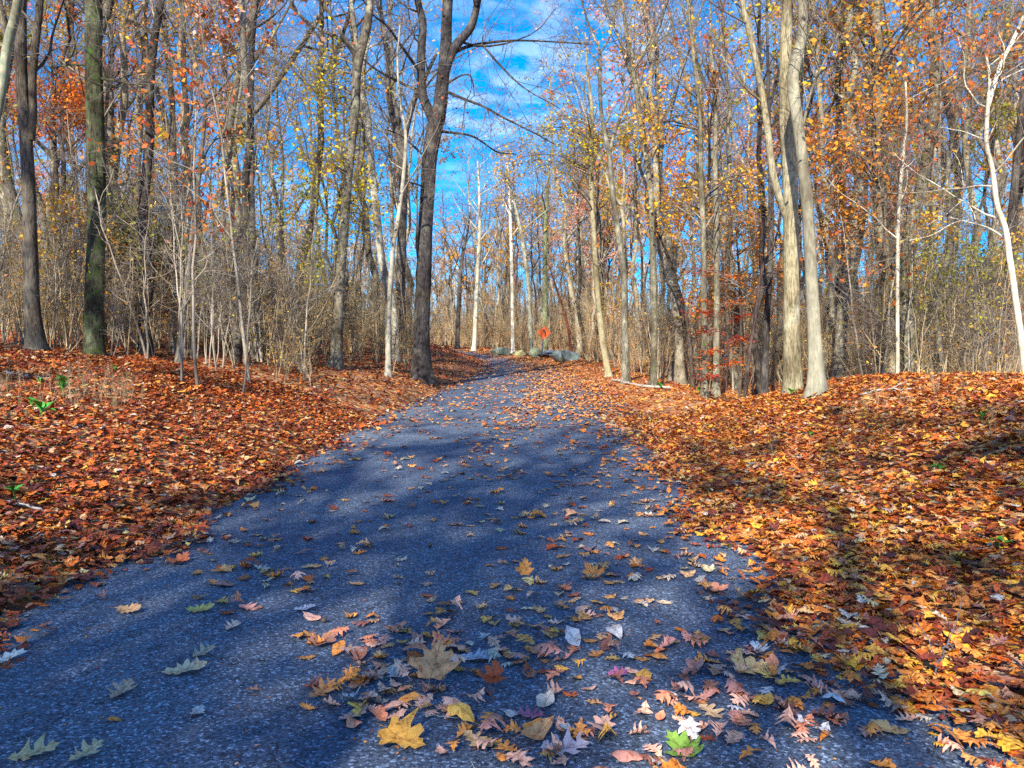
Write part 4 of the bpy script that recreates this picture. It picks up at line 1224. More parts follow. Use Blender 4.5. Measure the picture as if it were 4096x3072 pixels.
KINDS = ['pin', 'pin', 'white', 'maple', 'ovate']
def stand_leaves(name, pos, size, seed, templ, tone, tilt, rot=None, lift=0.0):
    """one mesh of many leaves; templ: list of (V,q)"""
    r = np.random.default_rng(seed)
    N = len(pos)
    k = r.integers(0, len(templ), N)
    V, Q, T = [], [], []
    n = 0
    for j, (tv, tq) in enumerate(templ):
        s = np.where(k == j)[0]
        if not len(s): continue
        a = r.uniform(0, 2 * np.pi, len(s)) if rot is None else rot[s]
        tx, ty = r.normal(size=len(s)) * tilt, r.normal(size=len(s)) * tilt
        ca, sa = np.cos(a), np.sin(a)
        P = tv[None] * size[s][:, None, None]
        flip = np.where(r.random(len(s)) < .45, -1, 1)
        z = P[..., 2] * flip[:, None]
        z = z - z.min(axis=1, keepdims=True)
        z = z + P[..., 0] * tx[:, None] + P[..., 1] * ty[:, None]
        x = P[..., 0] * ca[:, None] - P[..., 1] * sa[:, None]
        y = P[..., 0] * sa[:, None] + P[..., 1] * ca[:, None]
        z = z - np.minimum(z.min(axis=1, keepdims=True), 0) * (.6 if tilt > .2 else 1)
        out_ = np.stack([x + pos[s, 0][:, None], y + pos[s, 1][:, None], z + pos[s, 2][:, None]], -1)
        V.append(out_.reshape(-1, 3))
        m = len(tv)
        Q.append((tq[None] + (np.arange(len(s)) * m)[:, None, None] + n).reshape(-1, 4))
        T.append(np.repeat(tone[s], len(tq)))
        n += len(s) * m
    Q = np.concatenate(Q); T = np.concatenate(T)
    return make_mesh(name, np.concatenate(V), Q, None, [M_LITTER], np.zeros(len(Q)), {'tone': T}, smooth=True)

r_ = np.random.default_rng(55)
t_near = [leaf_template(KINDS[i % 5], r_, r_.uniform(-.6, .9), r_.uniform(-.5, .7), 1) for i in range(16)]
t_mid = [leaf_template(KINDS[i % 5], r_, r_.uniform(-.6, .9), r_.uniform(-.6, .8), 3) for i in range(14)]
def t_far_():
    V = np.array([[-.5, 0, 0], [-.1, .28, .12], [.12, .16, .05], [.5, 0, .05], [.12, -.2, .08], [-.1, -.3, .1]]) + r_.normal(size=(6, 3)) * .03
    V[:, 2] -= V[:, 2].min()
    return V, np.array([[0, 1, 2, 5], [5, 2, 3, 4]])
t_far = [t_far_() for _ in range(6)]

def sample_banks(n, ya, yb, r):
    y = np.sqrt(r.uniform(ya * ya, yb * yb, n)); px = r.uniform(-500, 4600, n); x = (px - 2048) / F * y
    e = np.abs(x - road_c(y)) - road_w(y)
    # spill a little onto the asphalt with a ragged edge
    edge = -.22 + .22 * np.sin(y * 2.1 + x) + r.normal(size=n) * .14
    edge = np.where(x > 0, edge - .12 * sstep(8, 20, y) * 6 * r.random(n) ** 2, edge)
    k = e > edge
    x, y = x[k], y[k]
    return x, y
def tone_leaf(x, y, r):
    t = r.random(len(x)) ** 1.0
    # right mound is more golden, left bank redder
    t2 = np.where(x > 0, np.where(r.random(len(x)) < .45, r.uniform(.05, .55, len(x)), t), np.where(r.random(len(x)) < .6, r.uniform(.0, .36, len(x)), t))
    gold = (r.random(len(x)) < .10) & (x > 0)
    t2 = np.where(gold, .87, t2)
    return t2
def litter(name, n, ya, yb, templ, s0, s1, seed, tilt):
    r = np.random.default_rng(seed)
    x, y = sample_banks(n, ya, yb, r)
    z = surf_z(x, y) + r.random(len(x)) ** 2 * .05 + .004
    pos = np.column_stack([x, y, z])
    size = r.uniform(s0, s1, len(x))
    me_ = stand_leaves(name, pos, size, seed + 1, templ, tone_leaf(x, y, r), tilt)
    tag(obj(name, me_), kind='stuff')
litter('leaf_litter', 24000, 1.9, 7.5, t_near, .05, .115, 61, .15)
litter('leaf_litter', 70000, 7.5, 17, t_mid, .06, .12, 63, .20)
litter('leaf_litter', 120000, 17, 50, t_far, .08, .14, 65, .3)
litter('leaf_litter', 60000, 50, 95, t_far, .16, .30, 67, .35)

# leaves scattered on the asphalt
PILES = [(1600, 2790, 190, 130, 46), (1500, 2650, 160, 70, 20), (1950, 2660, 180, 90, 22), (1030, 2330, 170, 55, 20), (1130, 2180, 170, 40, 14), (2250, 2600, 300, 150, 26), (2650, 2650, 260, 160, 30), (3050, 2800, 260, 130, 34),
         (2620, 2950, 300, 90, 24), (2150, 2480, 240, 70, 22), (2450, 2250, 260, 70, 30), (2900, 2250, 200, 90, 26), (2300, 2060, 300, 60, 36), (3150, 2550, 120, 160, 20), (2050, 3000, 250, 50, 14), (3300, 2900, 200, 120, 20)]
r_ = np.random.default_rng(71)
PL = []
for (cx, cy, sx, sy, n) in PILES:
    for _ in range(int(n * 1.35)):
        p = at(cx + r_.normal() * sx, cy + r_.normal() * sy); PL.append((p[0], p[1]))
n = 30000
y = r_.uniform(2.4, 75, n) ** 1.0
x = road_c(y) + r_.uniform(-1, 1, n) * road_w(y)
u = (x - road_c(y)) / road_w(y)
dens = np.where(y < 8, 7.5, np.where(y < 14, 15, 26)) * (1 + .8 * np.clip(u, 0, 1) * sstep(5, 18, y)) * (1 + 1.2 * sstep(.55, 1, np.abs(u)))
dens = dens * (.5 + .5 * sstep(-.6, .2, u))
dens = dens * (1 + 2.2 * sstep(-.2, .5, u) * sstep(14, 22, y))
dens = dens * (.5 + .9 * (np.sin(x * 2.3 + y * .9) * np.sin(y * 1.3 - x) > -.1))
pdf = dens * 72.6 * 2 * road_w(y) / n
k = r_.random(n) < pdf
sx_, sy_ = x[k], y[k]
PX = np.concatenate([[a for a, b in PL], sx_]); PY = np.concatenate([[b for a, b in PL], sy_])
on = np.abs(PX - road_c(PY)) < road_w(PY) - .02
PX, PY = PX[on], PY[on]
# landmark leaves: px, py, length m, kind, colour, name, label, tilt (rx), rot, curl
LM = [
 (1745, 2750, .22, 'maple', (0.88, 0.36, 0.14), 'big tan leaf', 'biggest leaf on the asphalt, tan and broad, lifted above the pile', 35, 80, .3),
 (2100, 2335, .12, 'maple', (0.72, 0.27, 0.04), 'upright orange leaf', 'orange leaf standing upright on its edge on the dark asphalt', 62, 90, .3),
 (2365, 2320, .17, 'maple', (0.90, 0.30, 0.06), 'folded orange leaf', 'folded orange leaf with one lobe pointing up, near the path centre', 35, 120, 1.2),
 (2290, 2610, .15, 'ovate', (0.50, 0.50, 0.52), 'silvery oval leaf', 'silvery grey oval leaf with a clear midrib tilted towards the camera', 30, 110, .3),
 (2182, 2850, .13, 'ovate', (0.56, 0.47, 0.38), 'cream oval leaf', 'cream coloured oval leaf curled along its length', 20, 60, .8),
 (1240, 2290, .15, 'white', (0.68, 0.36, 0.15), 'yellow brown leaf', 'yellow brown leaf pointing left beside the sunlit strip', 5, 10, .2),
 (735, 2712, .21, 'white', (0.74, 0.50, 0.28), 'long straw leaf', 'long straw coloured oak leaf alone on the lower left asphalt', 10, 20, .3),
 (815, 2640, .14, 'pin', (0.50, 0.36, 0.24), 'spiky straw leaf', 'spiky pale brown leaf touching the tip of the long straw leaf', 10, 60, .2),
 (2715, 3040, .15, 'maple', (0.20, 0.34, 0.05), 'green leaf', 'only bright green leaf, cut off by the bottom edge', 20, 120, .4),
 (2120, 2900, .13, 'pin', (0.42, 0.12, 0.19), 'magenta leaf', 'magenta oak leaf with thin lobes', 5, 170, .2),
 (2470, 2725, .12, 'pin', (0.46, 0.12, 0.26), 'small magenta leaf', 'small magenta and grey leaf between two brown ones', 5, 30, .2),
 (1895, 2668, .20, 'white', (0.42, 0.42, 0.48), 'blue grey leaf', 'long blue grey leaf lying right of the pile', 5, -5, .2),
 (1215, 2462, .14, 'white', (0.48, 0.48, 0.56), 'pale lilac leaf', 'pale lilac lobed leaf alone left of the centre', 5, 25, .2),
 (728, 2258, .17, 'maple', (0.62, 0.16, 0.05), 'red folded leaf', 'red orange folded leaf at the head of the left cluster', 25, 70, .9),
 (593, 2220, .055, 'ovate', (0.85, 0.55, 0.02), 'tiny yellow leaf', 'tiny bright yellow oval leaf near the left bank', 0, 20, .3),
 (3010, 2695, .18, 'maple', (0.85, 0.48, 0.18), 'yellow and purple leaf', 'large yellow leaf with a purple grey edge on the right asphalt', 20, 10, .5),
 (2865, 2375, .19, 'maple', (0.60, 0.24, 0.14), 'pinkish brown leaf', 'pinkish brown broad leaf with raised centre on the right asphalt', 10, 15, .7),
 (512, 2464, .16, 'white', (0.52, 0.30, 0.14), 'brown left leaf', 'brown lobed leaf standing in shade on the left asphalt', 25, 0, .5),
 (800, 2462, .17, 'white', (0.74, 0.50, 0.12), 'golden leaf', 'golden leaf in the small sunlit patch on the left', 15, 10, .6),
 (1305, 2597, .15, 'maple', (0.46, 0.20, 0.12), 'red brown leaf', 'red brown leaf touching a smaller one left of the pile', 15, 50, .4),
 (488, 2800, .16, 'pin', (0.45, 0.30, 0.20), 'stacked brown leaf', 'top one of the brown leaves stacked on the left asphalt', 10, 80, .3),
 (136, 3050, .18, 'pin', (0.58, 0.42, 0.20), 'corner tan leaf', 'tan spiky leaf in the bottom left corner', 10, 30, .3),
 (346, 3060, .14, 'pin', (0.58, 0.42, 0.22), 'second corner leaf', 'tan leaf at the bottom edge right of the corner leaf', 10, 60, .3),
 (20, 2655, .18, 'white', (0.55, 0.60, 0.55), 'white left leaf', 'whitish leaf cut by the left edge', 10, 40, .3),
 (1292, 2810, .15, 'pin', (0.55, 0.22, 0.07), 'orange spiky leaf', 'orange brown spiky leaf tilted left of the pile', 20, 50, .4),
 (1625, 3010, .19, 'maple', (0.72, 0.36, 0.06), 'yellow bottom leaf', 'yellow orange leaf at the bottom edge under the pile', 15, -30, .4),
 (1905, 3005, .16, 'white', (0.58, 0.36, 0.16), 'tan bottom leaf', 'tan lobed leaf beside a greenish one near the bottom edge', 10, -40, .3),
 (1975, 2765, .13, 'maple', (0.55, 0.09, 0.02), 'scarlet leaf', 'scarlet leaf curling up right of the biggest leaf', 40, 80, .9),
 (2260, 3035, .20, 'pin', (0.46, 0.38, 0.42), 'pale mauve leaf', 'pale mauve leaf at the bottom edge', 10, 10, .3),
 (2150, 2980, .16, 'ovate', (0.62, 0.30, 0.12), 'curled toothed leaf', 'curled orange brown leaf with toothed edge near the bottom', 20, 35, 1.0),
 (3560, 2940, .16, 'white', (0.66, 0.38, 0.14), 'orange edge leaf', 'orange tan leaf on the asphalt beside the right bank foot', 10, 160, .5),
 (2840, 2880, .14, 'pin', (0.58, 0.38, 0.20), 'pointed star leaf', 'pale brown star shaped leaf on the lower right asphalt', 5, -60, .2),
]
def leaf_obj(px, py, pos, L, V, q, col, rx, rz):
    me_ = make_mesh('fallen_leaf', V, q, None, [M_LEAF])
    o = obj('fallen_leaf', me_, None, col, pos)
    o.scale = (L, L, L)
    o.rotation_euler = Euler((R(rx), 0, 0)).to_matrix().to_euler()
    m = Matrix.Rotation(R(rx), 3, 'X') @ Matrix.Rotation(R(rz), 3, 'Z')
    o.rotation_euler = m.to_euler()
    # rest its lowest point on the asphalt
    zs = [(m @ Vector(v))[2] * L for v in V]
    o.location.z = pos[2] - min(zs) + .003
    return o
r_ = np.random.default_rng(73)
lms = []
for (px, py, L, kind, colr, short, lab, rx, rz, curl) in LM:
    p = at(px, py)
    V, q = leaf_template(kind, r_, curl, .25, 1)
    z = float(surf_z(p[0], p[1]))
    o = leaf_obj(px, py, (p[0], p[1], z + .006), L, V, q, colr, rx, rz)
    tag(o, lab, 'leaf', 'leaves scattered on the path')
    lms.append((px, py, short, p))
# keep others off the landmark leaves
lmxy = np.array([[l[3][0], l[3][1]] for l in lms])
dmin = np.min(np.hypot(PX[:, None] - lmxy[None, :, 0], PY[:, None] - lmxy[None, :, 1]), axis=1)
k = dmin > .055
PX, PY = PX[k], PY[k]
size = r_.uniform(.065, .125, len(PX)) * np.where(r_.random(len(PX)) < .12, 1.35, 1)
prj = np.array([project((a, b, 0))[:2] for a, b in zip(PX, PY)])
vis = (prj[:, 0] > -60) & (prj[:, 0] < 4150) & (prj[:, 1] < 3130)
show = np.where(vis, size / PY, 0)
order = np.argsort(-show)
n_ind = 266
ind, rest = order[:n_ind], order[n_ind:]
# colour choices with plain names
LCOL = [((0.88, 0.46, 0.31), 'tan', .34), ((0.70, 0.25, 0.13), 'brown', .22), ((0.85, 0.32, 0.06), 'orange', .14), ((0.62, 0.27, 0.20), 'pinkish', .14), ((0.25, 0.09, 0.06), 'dark', .05), ((0.60, 0.57, 0.56), 'grey', .06), ((0.95, 0.48, 0.08), 'golden', .07)]
SHN = {'pin': 'spiky', 'white': 'lobed', 'maple': 'broad', 'ovate': 'oval'}
variants = []
for i in range(90):
    kd = ['pin', 'pin', 'pin', 'white', 'pin', 'maple', 'white', 'ovate', 'pin', 'pin'][i % 10]
    V, q = leaf_template(kd, r_, r_.uniform(-.6, 1.2), r_.uniform(-.4, .8), 1)
    variants.append((make_mesh('fallen_leaf', V, q, None, [M_LEAF]), V, kd))
LEAVES = []
for i in ind:
    me_, V, kd = variants[int(r_.integers(0, 90))]
    x_ = r_.random(); s_ = 0
    for colr, cn, w_ in LCOL:
        s_ += w_
        if x_ < s_: break
    j = r_.uniform(.8, 1.2)
    o = obj('fallen_leaf', me_, None, tuple(c_ * j for c_ in colr))
    L = float(size[i])
    rx, ry = r_.normal() * 7, r_.normal() * 7
    if r_.random() < .08: rx += 30
    m = Matrix.Rotation(R(rx), 3, 'X') @ Matrix.Rotation(R(ry), 3, 'Y') @ Matrix.Rotation(r_.uniform(0, 6.28), 3, 'Z')
    if r_.random() < .3: m = m @ Matrix.Rotation(math.pi, 3, 'X')
    o.rotation_euler = m.to_euler(); o.scale = (L, L, L)
    mn = min((m @ Vector(v))[2] for v in V) * L
    o.location = (PX[i], PY[i], float(surf_z(PX[i], PY[i])) - mn + .002 + .006 * r_.random())
    o['category'] = 'leaf'; o['group'] = 'leaves scattered on the path'
    LEAVES.append((o, prj[i][0], prj[i][1], ('small' if L < .085 else ('large' if L > .12 else 'mid-sized'), cn, SHN[kd])))
# label by the nearest landmark leaf, side and rank
bk = {}
for o, px, py, d in LEAVES:
    j = min(range(len(lms)), key=lambda a: math.hypot(lms[a][0] - px, (lms[a][1] - py) * 2))
    dx_, dy_ = px - lms[j][0], (py - lms[j][1]) * 2
    side = ('right of' if dx_ > 0 else 'left of') if abs(dx_) > abs(dy_) else ('above' if dy_ < 0 else 'below')
    bk.setdefault((j, side, d), []).append((math.hypot(dx_, dy_), o))
for (j, side, d), L in bk.items():
    L.sort(key=lambda a: a[0])
    for n_, (_, o) in enumerate(L):
        pre = '' if len(L) == 1 else ORD[n_] + ' '
        o['label'] = f"{pre}{d[0]} {d[1]} {d[2]} leaf on asphalt, {side} the {lms[j][2]}"
pos = np.column_stack([PX[rest], PY[rest], surf_z(PX[rest], PY[rest]) + .004])
tt_ = r_.choice([.3, .45, .5, .56, .62, .68, .72, .78, .2, .94, .87], len(rest)) + r_.normal(size=len(rest)) * .02
far_ = pos[:, 1] > 16
me_ = stand_leaves('scattered_leaves', pos[~far_], size[rest][~far_] * 1.05, 81, t_near, np.clip(tt_[~far_], 0, 1), .08)
tag(obj('scattered_leaves', me_), kind='stuff')
me_ = stand_leaves('scattered_leaves', pos[far_], size[rest][far_] * 1.3, 82, t_mid, np.clip(tt_[far_], 0, 1), .10)
tag(obj('scattered_leaves', me_), kind='stuff')

rc = np.random.default_rng(91)
n = 5000
y = rc.uniform(2.6, 11, n); x = road_c(y) + rc.uniform(-1, 1, n) * road_w(y) * .98
e = np.abs(x - road_c(y)) / road_w(y)
k = rc.random(n) < .25 + .75 * e ** 3
x, y = x[k], y[k]
pos = np.column_stack([x, y, surf_z(x, y) + .002])
me_ = stand_leaves('leaf_crumbs', pos, rc.uniform(.006, .024, len(x)), 92, t_far, rc.uniform(.1, .8, len(x)), .15)
tag(obj('leaf_crumbs', me_), kind='stuff')

# ================================================================== WARNING SIGN
def build_sign():
    b = at_depth(2162, 1446, 50.0); b[2] = H(b[0], b[1])
    root = empty('warning_sign', b)
    tag(root, 'orange diamond warning sign with a black left bend arrow on a leaning post', 'sign')
    top = at_depth(2176, 1331, 50.0) - b          # centre of the diamond
    axis = Vector(top).normalized()
    post_top = Vector(top) + axis * .35
    # U-channel post
    def frame(p, d):
        z = Vector(d).normalized(); xx = Vector((1, 0, 0)); xx = (xx - z * xx.dot(z)).normalized(); yy = z.cross(xx)
        return xx, yy
    xx, yy = frame((0, 0, 0), axis)
    prof = [(-.042, 0), (-.034, 0), (-.020, .03), (.020, .03), (.034, 0), (.042, 0), (.042, .005), (.036, .006), (.023, .036), (-.023, .036), (-.036, .006), (-.042, .005)]
    P0, P1 = Vector((0, 0, -.3)), post_top
    V = [P0 + xx * a + yy * c_ for a, c_ in prof] + [P1 + xx * a + yy * c_ for a, c_ in prof]
    n = len(prof)
    Q = [[i, (i + 1) % n, n + (i + 1) % n, n + i] for i in range(n)]
    obj('post', make_mesh('post', [tuple(v) for v in V], Q, None, [M_POST], smooth=False), root)
    # panel: rounded square turned on its corner, slightly yawed
    rot = Matrix.Rotation(R(-8), 3, 'Z') @ Matrix.Rotation(R(5), 3, 'Y')
    s = .61 * .5 * 1.02
    def rrect(h, rad, k=5):
        pts = []
        for cx, cz, a0 in ((h - rad, h - rad, 0), (-h + rad, h - rad, 90), (-h + rad, -h + rad, 180), (h - rad, -h + rad, 270)):
            for i in range(k + 1):
                a = R(a0 + 90 * i / k); pts.append((cx + rad * math.cos(a), cz + rad * math.sin(a)))
        return pts
    def panel(name, pts, y0, y1, mat, par):
        n = len(pts)
        V = [rot @ Vector((a, y0, c_)) + Vector(top) for a, c_ in pts] + [rot @ Vector((a, y1, c_)) + Vector(top) for a, c_ in pts]
        bm_faces = [list(range(n)), list(range(2 * n - 1, n - 1, -1))] + [[i, n + i, n + (i + 1) % n, (i + 1) % n] for i in range(n)]
        me = bpy.data.meshes.new(name); me.from_pydata([tuple(v) for v in V], [], bm_faces); me.materials.append(mat); me.update()
        return obj(name, me, par)
    d45 = lambda pts: [((a - c_) * .7071, (a + c_) * .7071) for a, c_ in pts]
    pn = panel('panel', d45(rrect(s, .04)), -.035, -.031, M_ORANGE, root)
    # thin black border line
    o_ = d45(rrect(s - .022, .03)); i_ = d45(rrect(s - .034, .025)); n = len(o_)
    V = [rot @ Vector((a, -.0365, c_)) + Vector(top) for a, c_ in o_ + i_]
    me = bpy.data.meshes.new('border_line'); me.from_pydata([tuple(v) for v in V], [], [[i, (i + 1) % n, n + (i + 1) % n, n + i] for i in range(n)]); me.materials.append(M_BLACK); me.update()
    obj('border_line', me, pn)
    # the bend arrow: shaft rising from lower right, curving to upper left
    cl = [(.08, -.235), (.10, -.14), (.10, -.05), (.065, .04), (0.0, .11)]
    fine = resample(np.array([[a, 0, c_] for a, c_ in cl]), 14)
    T = np.gradient(fine, axis=0); T /= np.linalg.norm(T, axis=1, keepdims=True)
    N = np.column_stack([-T[:, 2], np.zeros(14), T[:, 0]])
    A = fine + N * .042; B = fine - N * .042
    e, t_, nn = fine[-1], T[-1], N[-1]
    head = [e - nn * .105, e + t_ * .14 , e + nn * .105]
    pts = [(p[0], p[2]) for p in B] + [(head[0][0], head[0][2]), (head[1][0], head[1][2]), (head[2][0], head[2][2])] + [(p[0], p[2]) for p in A[::-1]]
    panel('arrow', pts, -.0385, -.0355, M_BLACK, pn)
    for dz in (.18, -.20):
        bpts = [(.014 * math.cos(a), dz + .014 * math.sin(a)) for a in np.linspace(0, 2 * math.pi, 8, endpoint=False)]
        panel('bolt', bpts, -.043, -.036, M_POST, pn)
build_sign()

# ================================================================== BOULDERS
def boulder(label, px0, px1, py0, py1, Yd, color, seed, depth=None, flat=1.0, cuts=6, tilt=0.0, name='boulder'):
    r = np.random.default_rng(seed)
    c0 = at_depth((px0 + px1) / 2, py1, Yd)
    wdt = (px1 - px0) / F * Yd; hgt = (py1 - py0) / F * Yd
    bx, by = c0[0], c0[1]
    bz = c0[2]
    g = H(bx, by)
    import bmesh
    bm = bmesh.new(); bmesh.ops.create_icosphere(bm, subdivisions=4, radius=1.0)
    V = np.array([v.co[:] for v in bm.verts])
    planes = r.normal(size=(cuts, 3)); planes /= np.linalg.norm(planes, axis=1, keepdims=True)
    for p in planes:      # flat fracture faces
        d = V @ p; lim = r.uniform(.62, .85)
        V -= np.outer(np.maximum(d - lim, 0), p)
    f = lambda a, s: np.sin(a[:, 0] * s + 1.3 * seed) * np.sin(a[:, 1] * s * 1.1 + 2) * np.sin(a[:, 2] * s * .9 + seed)
    nrm = V / np.linalg.norm(V, axis=1, keepdims=True)
    V += nrm * (.10 * f(V, 2.6) + .045 * f(V, 6.3) + .02 * f(V, 13))[:, None]
    top_ = V[:, 2].max(); 
    V = V * np.array([wdt / (V[:, 0].max() - V[:, 0].min()), (depth or wdt * .6) / 2, 1])
    hz = hgt + max(0, bz - g) * .0 + .15
    V[:, 2] = V[:, 2] / (V[:, 2].max() - V[:, 2].min()) * hz * flat
    V[:, 2] += V[:, 0] * tilt
    V[:, 2] -= V[:, 2].min() + .15
    for v, c in zip(bm.verts, V): v.co = c
    me = bpy.data.meshes.new(name); bm.to_mesh(me); bm.free()
    me.polygons.foreach_set('use_smooth', np.ones(len(me.polygons), bool))
    me.materials.append(M_ROCK)
    o = obj(name, me, None, color, (bx, by, min(g, bz) if abs(g - bz) < .4 else g))
    tag(o, label, 'boulder')
    return o
boulder('rounded grey boulder at the left end of the row, by the path bend', 1958, 2042, 1362, 1394, 58, (0.17, 0.20, 0.17), 3)
boulder('squarish yellow mossy boulder between the rounded one and the lichen one', 2048, 2112, 1365, 1392, 56, (0.32, 0.28, 0.13), 5, cuts=9)
boulder('pale lichen covered boulder just left of the sign post', 2118, 2166, 1366, 1408, 53, (0.25, 0.28, 0.20), 7)
boulder('dark flat rock slab leaning on the lichen boulder behind the sign', 2160, 2265, 1376, 1402, 54, (0.09, 0.11, 0.16), 9, depth=1.6, tilt=-.06, name='rock_slab')
boulder('thin dark slab lying under the upper slab', 2150, 2285, 1396, 1416, 52, (0.06, 0.065, 0.08), 10, depth=1.6, tilt=-.04, name='rock_slab')
boulder('large blue grey boulder nearest the path, right of the sign', 2208, 2322, 1402, 1452, 46, (0.14, 0.18, 0.185), 13, depth=1.7, tilt=-.08)

# ================================================================== LOGS, STICKS, NUTS, GREEN PLANTS
def stick(name, label, pts, mat=M_STICK, cat='stick', wob=.01, seed=1, lift=0.0, side=0, k=7):
    """pts: [(px,py,width px)] on the ground"""
    r = np.random.default_rng(seed)
    L = []
    for (px, py, w_) in pts:
        p = at(px, py); rad = w_ * .5 * p[1] / F
        L.append([p[0], p[1], float(surf_z(p[0], p[1])) + rad * .8 + lift + .02, rad])
    S = resample(np.array(L), 16)
    S[:, :3] += r.normal(size=(16, 3)) * wob * np.array([1, 1, .5])
    b = S[0, :3].copy()
    o = empty(name, b) if side else None
    g = Geo(); v, q = tubes((S[:, :3] - b)[None], S[:, 3][None], k); g.add(v, q)
    for e, sgn in ((0, 1), (15, -1)):
        idx = np.arange(k) + (0 if e == 0 else 15 * k)
        v2 = np.vstack([v[idx], S[e, :3] - b]); t_ = np.array([[i, (i + 1) % k, k] for i in range(k)])
        g.add(v2, None, t_)
    if side:
        C, CR = children((S[:, :3] - b)[None], S[:, 3][None], side, .3, .95, lambda u, x: .12 + .25 * x, (30, 60), 5, .02, .6, .12, r, .003)
        v, q = tubes(C, CR, 5); g2 = Geo()
        obj('stem', g.mesh('stem', [mat]), o); g2.add(v, q); obj('side_twig', g2.mesh('side_twig', [mat]), o)
    else:
        o = obj(name, g.mesh(name, [mat]), None, None, b)
    tag(o, label, cat)
    return o
stick('dead_stick', 'pale bare stick on the leaves at the left edge', [(-30, 2015, 14), (60, 2030, 13), (150, 2052, 11), (232, 2066, 7)], seed=3)
stick('fallen_branch', 'grey half buried branch lying across the upper left bank', [(20, 1502, 14), (90, 1512, 13), (170, 1522, 10), (260, 1530, 7)], seed=4, cat='branch')
stick('dead_stick', 'dark forked twig lying on the lower right bank', [(3740, 2740, 7), (3765, 2680, 8), (3790, 2620, 8), (3850, 2650, 6)], plain('dark_twig', (0.12, 0.11, 0.13), .8), seed=5, side=3, lift=.03)
stick('dead_stick', 'thin pale twig on the asphalt under the leaf pile', [(1690, 2912, 4), (1760, 2920, 4), (1830, 2925, 3)], seed=6, wob=.003, k=5)
stick('fallen_log', 'long weathered log edging the path in front of the dark footed trees', [(2450, 1524, 10), (2520, 1540, 11), (2600, 1554, 11), (2700, 1560, 9)], seed=7, cat='log', wob=.03)
stick('dead_stick', 'pale branch leaning against the big blue grey boulder', [(2226, 1436, 4), (2236, 1445, 4), (2250, 1452, 3)], seed=8, lift=.5, k=5)
stick('fallen_branch', 'crooked branch lying along the top of the right mound', [(3440, 1588, 8), (3520, 1570, 8), (3600, 1566, 7), (3700, 1562, 5)], seed=9, side=3, cat='branch')
stick('dead_stick', 'short twig stuck in the leaves at the lower right edge', [(3930, 2480, 5), (3990, 2450, 5), (4050, 2430, 4)], seed=10, k=5)

def nut(px, py, rad, mat, label, cap=True):
    p = at(px, py); z = float(surf_z(p[0], p[1]))
    n = 12; t = np.linspace(-1, 1, n)
    prof = np.sqrt(np.maximum(1 - t ** 2, 0)) * (1 - .15 * t)
    P = np.column_stack([np.zeros(n), np.zeros(n), t * 1.1])
    g = Geo(); v, q = tubes(P[None], np.maximum(prof, .02)[None], 12); g.add(v * rad, q)
    root = empty('acorn', (p[0], p[1], z + rad))
    root.rotation_euler = (1.2, .3, px)
    obj('nut', g.mesh('nut', [mat]), root)
    if cap:
        t2 = np.linspace(-1.2, -.45, 6); pr = np.sqrt(np.maximum(1 - (t2 / 1.25) ** 2, 0)) * 1.12
        g = Geo(); v, q = tubes(np.column_stack([np.zeros(6), np.zeros(6), t2])[None], np.maximum(pr, .1)[None], 12); g.add(v * rad, q)
        obj('cap', g.mesh('cap', [M_ACORN_D]), root)
    tag(root, label, 'nut', 'nuts fallen on the path')
nut(2200, 2287, .012, M_ACORN, 'pale round nut on the asphalt between the two upright orange leaves')
nut(2466, 2273, .011, M_ACORN, 'pale nut right of the folded orange leaf')
nut(1592, 2284, .012, M_ACORN, 'greyish nut left of centre above the pile')
nut(1597, 2358, .012, M_ACORN_D, 'dark nut below the greyish one', False)
nut(1296, 2512, .015, M_ACORN_D, 'dark round nut alone on the shaded left asphalt', False)
nut(1720, 2205, .016, M_ACORN_D, 'dark nut beyond the brown leaves near the path middle', False)
nut(1130, 1980, .014, M_ACORN, 'nut on the edge of the bright strip of asphalt')
nut(1307, 1975, .014, M_ACORN, 'nut in the bright strip beside a pale leaf')

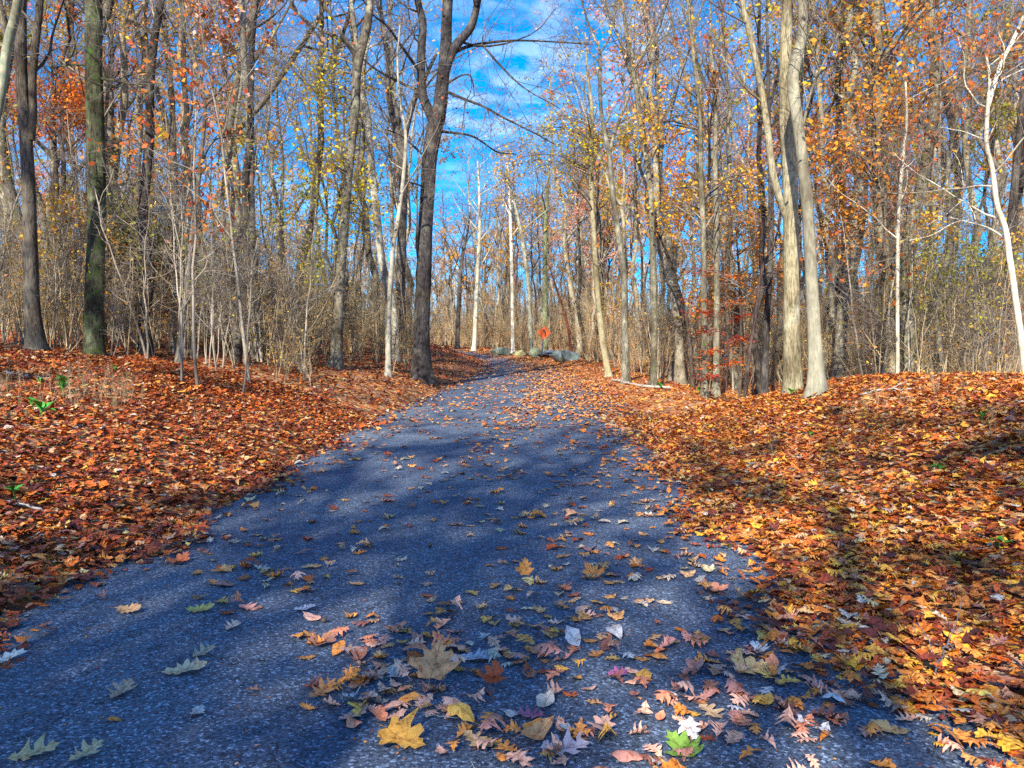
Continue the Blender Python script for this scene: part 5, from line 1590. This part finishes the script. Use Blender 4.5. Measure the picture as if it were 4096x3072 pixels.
def green_plant(px, py, s, n, label, seed, mat=M_GREEN):
    r = np.random.default_rng(seed)
    p = at(px, py)
    root = empty('green_seedling', (p[0], p[1], float(surf_z(p[0], p[1]))))
    tag(root, label, 'plant', 'green plants among the fallen leaves')
    g = Geo()
    t = np.linspace(0, 1, 6)
    P = np.column_stack([.1 * s * t * r.normal(), .1 * s * t * r.normal(), s * .6 * t])
    v, q = tubes(P[None], np.full((1, 6), .004), 5); g.add(v, q)
    obj('stem', g.mesh('stem', [mat]), root)
    for i in range(n):
        V, q = leaf_template('ovate', r, -.5, .3, 1)
        V[:, 0] += .5
        m = Matrix.Rotation(i * 2.4 + r.normal() * .3, 3, 'Z') @ Matrix.Rotation(-r.uniform(.1, .9), 3, 'Y')
        k_ = s * r.uniform(.55, .95)
        pt = P[3 + i % 3]
        V2 = [tuple(pt + np.array((m @ Vector(v)) * k_)) for v in V]
        obj('leaf', make_mesh('leaf', V2, q, None, [mat]), root)
PLANTS = [(170, 1690, .28, 5, 'green seedling with a drooping leaf on the left bank'), (255, 1590, .28, 7, 'darkest green plant high on the left bank'), (462, 1500, .16, 4, 'small green leaves below the mossy trunk'),
          (160, 1545, .14, 4, 'tiny green sprout below the peeling trunk'), (60, 2000, .14, 6, 'low green tuft beside the pale stick'), (738, 1770, .07, 4, 'tiny green sprout midway down the left bank'),
          (3760, 1900, .12, 5, 'bright green sprig in the middle of the right bank'), (3930, 1690, .13, 5, 'upright light green sprig near the right edge'), (3240, 1750, .10, 4, 'green sprig on the shaded right bank'),
          (3520, 1720, .08, 4, 'small sprig high on the right bank'), (2640, 1560, .22, 5, 'small green shrub at the log end beside the path'), (2795, 1575, .2, 6, 'low green shrub under the red sprays'),
          (3160, 1590, .16, 6, 'green weeds at the foot of the mound beeches'), (4000, 2210, .10, 6, 'dark green moss tuft low on the right bank'), (130, 1640, .10, 3, 'light green leaf pair beside the drooping seedling')]
for i, (px, py, s, n, lab) in enumerate(PLANTS): green_plant(px, py, s, n, lab, 300 + i)
M_GREEN.node_tree.nodes['Principled BSDF'].inputs['Roughness'].default_value = .5

print('objects', len(bpy.data.objects))
